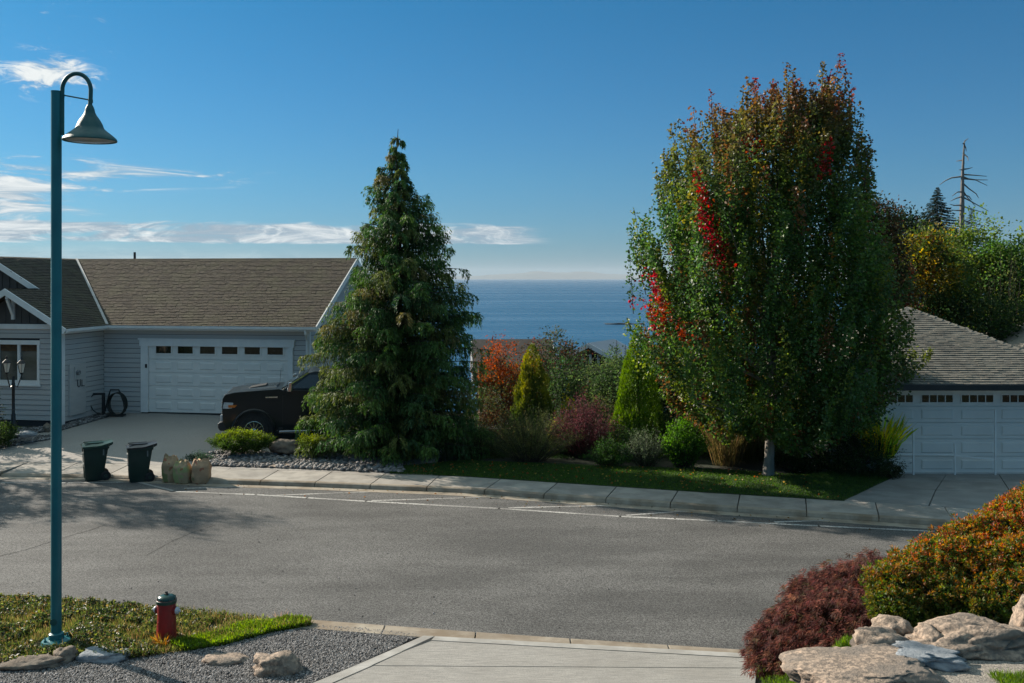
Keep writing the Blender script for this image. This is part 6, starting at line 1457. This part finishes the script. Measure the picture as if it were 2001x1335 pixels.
# ---------------------------------------------------------------- weeds round the lamp and hydrant
wp = [(-80, 1160), (0, 1170), (150, 1181), (300, 1193), (430, 1203), (520, 1210), (606, 1214), (608, 1224), (560, 1229), (520, 1238), (430, 1262), (330, 1277), (240, 1291), (130, 1286), (60, 1300), (-80, 1306)]
wpoly = [tuple(at(px, py, .03).xy) for px, py in wp]
structure('weed_bed', MB().slab([(x, y, .018) for x, y in wpoly], .06), mat('weed_soil', (.05, .045, .025), (.03, .035, .015), 8, .95, .5, 40))
def inside(n, poly, seed):
    rg = np.random.default_rng(seed); P = np.array(poly); lo, hi = P.min(0), P.max(0); out = []
    while len(out) < n: out += [p for p in rg.uniform(lo, hi, (5000, 2)) if inpoly(p[0], p[1], poly)]
    return np.array(out[:n])
n = 46000; q = inside(n, wpoly, 1); dens = np.array([mnoise.noise((a*1.3, b*1.3, 0)) for a, b in q]); d2 = np.array([mnoise.noise((a*4.3, b*4.3, 3)) for a, b in q])
right = sm(q[:, 0], -6.6, -4.6); hgt = (.035+.10*np.clip(dens+.45, 0, 1)+.06*np.clip(d2+.3, 0, 1))*(1-.35*right); clear = np.hypot(q[:, 0]-BX, (q[:, 1]-LY+.10)) > .30; isleaf = (RNG.random(n) > right*.75+.12) & (dens+.6*d2 > -.22) & clear
z = .02+hgt*RNG.random(n)**.6
P = np.stack([q[:, 0], q[:, 1], z], 1)[isleaf]; N = len(P)
D = unit(RNG.normal(size=(N, 3))*np.array([1, 1, .45])+np.array([0, 0, .15])); col = palette(N, ((.04, .062, .02), (.06, .08, .024), (.13, .14, .038), (.025, .04, .016), (.20, .16, .06), (.14, .09, .04)), (.28, .22, .18, .18, .07, .07), .25)
o = obj('ground_cover', leaves_mesh('ground_cover', P, D, RNG.uniform(.035, .072, N), RNG.uniform(.03, .052, N), col, nrm=unit(RNG.normal(size=(N, 3))*.7+np.array([0, 0, 1]))), m_gloss, kind='stuff'); o['label'] = 'leafy weeds covering the ground round the lamp post and hydrant'
m_ = (~isleaf | (RNG.random(n) < .25)) & clear & (d2 > -.32); P = np.stack([q[:, 0], q[:, 1], np.full(n, .015)], 1)[m_]; hg = hgt[m_]; N = len(P); rgt = right[m_]
col = palette(N, ((.10, .12, .028), (.20, .165, .065), (.06, .09, .02), (.24, .17, .085)), (.32, .25, .25, .18), .25); 
o = obj('weedy_grass', leaves_mesh('weedy_grass', P, unit(np.array([0, 0, 1.0])+RNG.normal(size=(N, 3))*.42), (.07+hg*.9)*RNG.uniform(.5, 1.2, N), .008, col), m_grass, kind='stuff'); o['label'] = 'rough yellowing grass among the weeds by the hydrant'
# the fresh green mat along the kerb
mp = [tuple(at(px, py, .03).xy) for px, py in [(330, 1262), (420, 1243), (480, 1222), (560, 1212), (606, 1214), (606, 1224), (540, 1234), (450, 1258), (360, 1274)]]
q = inside(16000, mp, 4); N = len(q); hh = .05+.10*np.clip(np.array([mnoise.noise((a*2.1, b*2.1, 9)) for a, b in q])+.5, 0, 1); P = np.stack([q[:, 0], q[:, 1], .02+hh*RNG.random(N)*.6], 1)
o = obj('green_mat', leaves_mesh('green_mat', P, unit(np.array([0, 0, 1.0])+RNG.normal(size=(N, 3))*.5), RNG.uniform(.04, .08, N), .014, palette(N, ((.12, .19, .02), (.18, .24, .025), (.08, .13, .02)), None, .2)), m_grass, kind='stuff'); o['label'] = 'bright green low growth along the gravel edge right of the hydrant'
blades('dry_tuft', 318, 15.05, 22, .26, 120, 'dry orange-brown grass tuft at the left foot of the red hydrant', 'grass tuft', ((.30, .14, .04), (.20, .10, .03), (.14, .14, .04)), wid=.010, lean=.5)
blades('dry_tuft', 548, 16.2, 14, .30, 26, 'a few pinkish dry grass stalks at the kerb right of the hydrant', 'grass tuft', ((.35, .22, .15), (.28, .18, .12)), wid=.005, lean=.35)

# ---------------------------------------------------------------- right bank: orange bush and purple laceleaf maple
def orange_bush():
    C_ = [(1762, 1140, 9.35, .30), (1745, 1185, 9.1, .22), (1800, 1120, 9.5, .30), (1850, 1100, 9.7, .34), (1830, 1168, 9.2, .32), (1900, 1070, 10.0, .34), (1885, 1062, 10.1, .22), (1905, 1140, 9.5, .36), (1950, 1050, 10.0, .30), (1985, 1010, 10.3, .28), (2003, 985, 10.5, .18), (2020, 1050, 10.1, .4), (1985, 1110, 9.6, .40), (2050, 1120, 9.5, .5), (1900, 1190, 9.0, .26), (1970, 1170, 9.1, .30), (2040, 1000, 10.5, .35), (1780, 1205, 8.95, .13), (1860, 1215, 8.95, .18), (1940, 1205, 8.9, .2), (2090, 1060, 10, .5), (1726, 1150, 9.3, .14), (1870, 1040, 10.2, .12), (1820, 1072, 9.9, .13)]
    C_ = [(a, b, c*1.13, d*1.13) for a, b, c, d in C_]; o0 = atY(1880, 1215, 10.7); t = thing('orange_bush', (o0.x, o0.y, gz(o0.x, o0.y)), 'large glossy bush with orange and red new leaves on the right bank, behind the boulders', 'bush'); P, D, Cc, Ls = [], [], [], []
    org = np.array([o0.x, o0.y, gz(o0.x, o0.y)]); stems = MB()
    for (px, py, Y, r) in C_:
        c = np.array(atY(px, py, Y)); nr = int(900*r*r/.09*.55)+20; d = rdir(nr*2); d = d[d[:, 2] > -.55][:nr]; nr = len(d)
        lump = np.array([1+.42*mnoise.noise(Vector(q)*2.9+Vector((px, 0, 0))) for q in d])*RNG.uniform(.78, 1.04, nr); rp = c+d*(r*lump)[:, None]*np.array([1.1, 1, .82])
        stems.tube([tuple(c-org-np.array([0, 0, r*.9])), tuple(c-org)], [.02, .01], 5)
        ax = unit(d*.7+np.array([0, 0, .75])+RNG.normal(size=(nr, 3))*.25); k = 9; a = rdir(nr*k).reshape(nr, k, 3); a = a-np.sum(a*ax[:, None], 2, keepdims=True)*ax[:, None]; a = unit(a)
        dd = unit(a*RNG.uniform(.5, 1.3, (nr, k, 1))+ax[:, None]*RNG.uniform(.35, 1.0, (nr, k, 1))); pos = rp[:, None]-ax[:, None]*RNG.uniform(0, .045, (nr, k, 1))+a*.004
        hue = RNG.random(nr)+.25*np.clip((rp[:, 2]-2.8)/1.0, -1, 1)
        rc = np.where((hue > .60)[:, None], np.array([.36, .095, .04]), np.where((hue > .26)[:, None], np.array([.35, .15, .03]), np.where((hue > .10)[:, None], np.array([.26, .21, .03]), np.array([.08, .13, .02]))))
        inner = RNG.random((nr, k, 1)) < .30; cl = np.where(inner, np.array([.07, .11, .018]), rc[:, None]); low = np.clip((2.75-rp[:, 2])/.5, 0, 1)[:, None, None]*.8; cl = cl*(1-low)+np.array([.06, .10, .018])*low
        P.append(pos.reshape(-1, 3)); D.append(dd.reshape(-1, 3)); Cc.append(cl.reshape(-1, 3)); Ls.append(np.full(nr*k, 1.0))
        # dark core leaves inside
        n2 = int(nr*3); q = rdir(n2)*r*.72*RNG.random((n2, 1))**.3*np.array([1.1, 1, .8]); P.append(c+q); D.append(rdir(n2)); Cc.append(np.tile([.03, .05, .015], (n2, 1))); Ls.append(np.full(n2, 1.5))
    P, D, Cc, Ls = map(np.concatenate, (P, D, Cc, Ls)); N = len(P); Cc = np.clip(Cc*(1+RNG.normal(size=(N, 1))*.22), .003, .9)
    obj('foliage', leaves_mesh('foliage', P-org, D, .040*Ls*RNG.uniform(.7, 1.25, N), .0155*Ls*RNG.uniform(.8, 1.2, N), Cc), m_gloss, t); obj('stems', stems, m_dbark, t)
orange_bush()
def laceleaf():
    o0 = atY(1640, 1250, 11.6); g0 = gz(o0.x, o0.y); t = thing('laceleaf_maple', (o0.x, o0.y, g0), 'low cascading purple laceleaf maple at the edge of the bank, left of the orange bush', 'small maple'); org = np.array([o0.x, o0.y, g0])
    KL = 1.17; cas = [(1700, 1130, 10.0, .30), (1650, 1150, 10.1, .30), (1605, 1165, 10.2, .28), (1590, 1195, 10.0, .26), (1640, 1195, 9.8, .30), (1700, 1190, 9.6, .28), (1550, 1215, 10.1, .24), (1600, 1240, 9.8, .28), (1520, 1250, 10.1, .22), (1560, 1270, 9.9, .26), (1650, 1240, 9.6, .26), (1700, 1225, 9.4, .2), (1510, 1285, 10.0, .19), (1610, 1285, 9.6, .22), (1560, 1300, 9.8, .18), (1485, 1305, 10.1, .12), (1640, 1275, 9.4, .18), (1580, 1155, 10.3, .14), (1690, 1118, 10.2, .14), (1660, 1128, 10.2, .12), (1525, 1205, 10.2, .10), (1735, 1215, 9.4, .14), (1480, 1270, 10.2, .10), (1660, 1180, 9.9, .3), (1500, 1240, 10.2, .12)]
    cas = [(a, b, c*KL, d*KL) for a, b, c, d in cas]; P, D, Cc, Ls, nn = [], [], [], [], 0; wood = MB()
    for (px, py, Y, r) in cas:
        c = np.array(atY(px, py, Y)); wood.tube([(0.05, 0, .1), tuple((c-org)*np.array([.6, .6, .9])+np.array([0, 0, .05])), tuple(c-org)], [.03, .016, .005], 5)
        ntw = int(400*r*r/.09)+26; d = rdir(ntw*2); d = d[d[:, 2] > -.35][:ntw]; ntw = len(d); rp = c+d*r*(RNG.uniform(.6, 1.15, (ntw, 1))*np.array([[1+.4*mnoise.noise(Vector(q)*2.4+Vector((px*.1, 0, 0)))] for q in d]))*np.array([1.15, 1, .75]); out = unit(d*np.array([1, 1, 0])+np.array([-.25, -.15, 0])+1e-3)
        k = 13; ax = unit(out*.9+np.array([0, 0, -.55])+RNG.normal(size=(ntw, 3))*.25); a = unit(ax[:, None]*RNG.uniform(.5, 1.2, (ntw, k, 1))+rdir(ntw*k).reshape(ntw, k, 3)*.62+np.array([0, 0, -.12])); pos = rp[:, None]+RNG.normal(size=(ntw, k, 3))*.012
        cb = palette(ntw, ((.135, .055, .046), (.095, .042, .038), (.19, .088, .068), (.085, .046, .036), (.075, .06, .034)), (.3, .27, .18, .15, .1), .2); P.append(pos.reshape(-1, 3)); D.append(a.reshape(-1, 3)); Cc.append(np.repeat(cb, k, 0)); Ls.append(RNG.uniform(.045, .10, ntw*k))
    P, D, Cc, Ls = map(np.concatenate, (P, D, Cc, Ls)); N = len(P); obj('foliage', leaves_mesh('foliage', P-org, D, Ls, .0075, np.clip(Cc*(1+RNG.normal(size=(N, 1))*.2), .003, .9)), m_leaf, t); obj('branches', wood, m_dbark, t)
laceleaf()
# grass of the bank
def bank_grass(name, box, n, label, seed, zf=None):
    rg = np.random.default_rng(seed); x = rg.uniform(box[0], box[1], n); y = rg.uniform(box[2], box[3], n); zf_ = G(x, y) if zf is None else np.full(n, zf); P = np.stack([x, y, zf_-.005], 1); D = unit(np.array([0, 0, 1.0])+rg.normal(size=(n, 3))*.4)
    o = obj(name, leaves_mesh(name, P, D, rg.uniform(.05, .10, n), .007, palette(n, ((.09, .16, .015), (.13, .20, .02), (.06, .11, .015)), None, .2)), m_grass, kind='stuff'); o['label'] = label
bank_grass('bank_grass', (2.05, 3.9, 7.6, 10.6), 34000, 'bright green grass under the purple laceleaf maple', 31)
bank_grass('verge_grass', (3.44, 5.4, 11.2, 14.9), 26000, 'green grass strip between the concrete driveway and the purple maple', 33)
bank_grass('mound_grass', (4.6, 9.5, 8.75, 14.8), 60000, 'rough grass on the bank behind the boulders', 34)
bank_grass('corner_grass', (3.95, 4.9, 7.4, 8.22), 8000, 'bright grass at the lower right corner beyond the path', 32, zf=2.305)

# ---------------------------------------------------------------- reef in the sea
rf = at(1210, 634, SEA); o = obj('reef', rock_mesh(24, 9, 3.2, 91, rough=.6, sub=4), mat('dark_rock', (.05, .048, .045), None, .4, .9), loc=(rf.x, rf.y, SEA-.6), kind='structure')
o['label'] = 'low dark reef breaking the sea surface left of the maple'
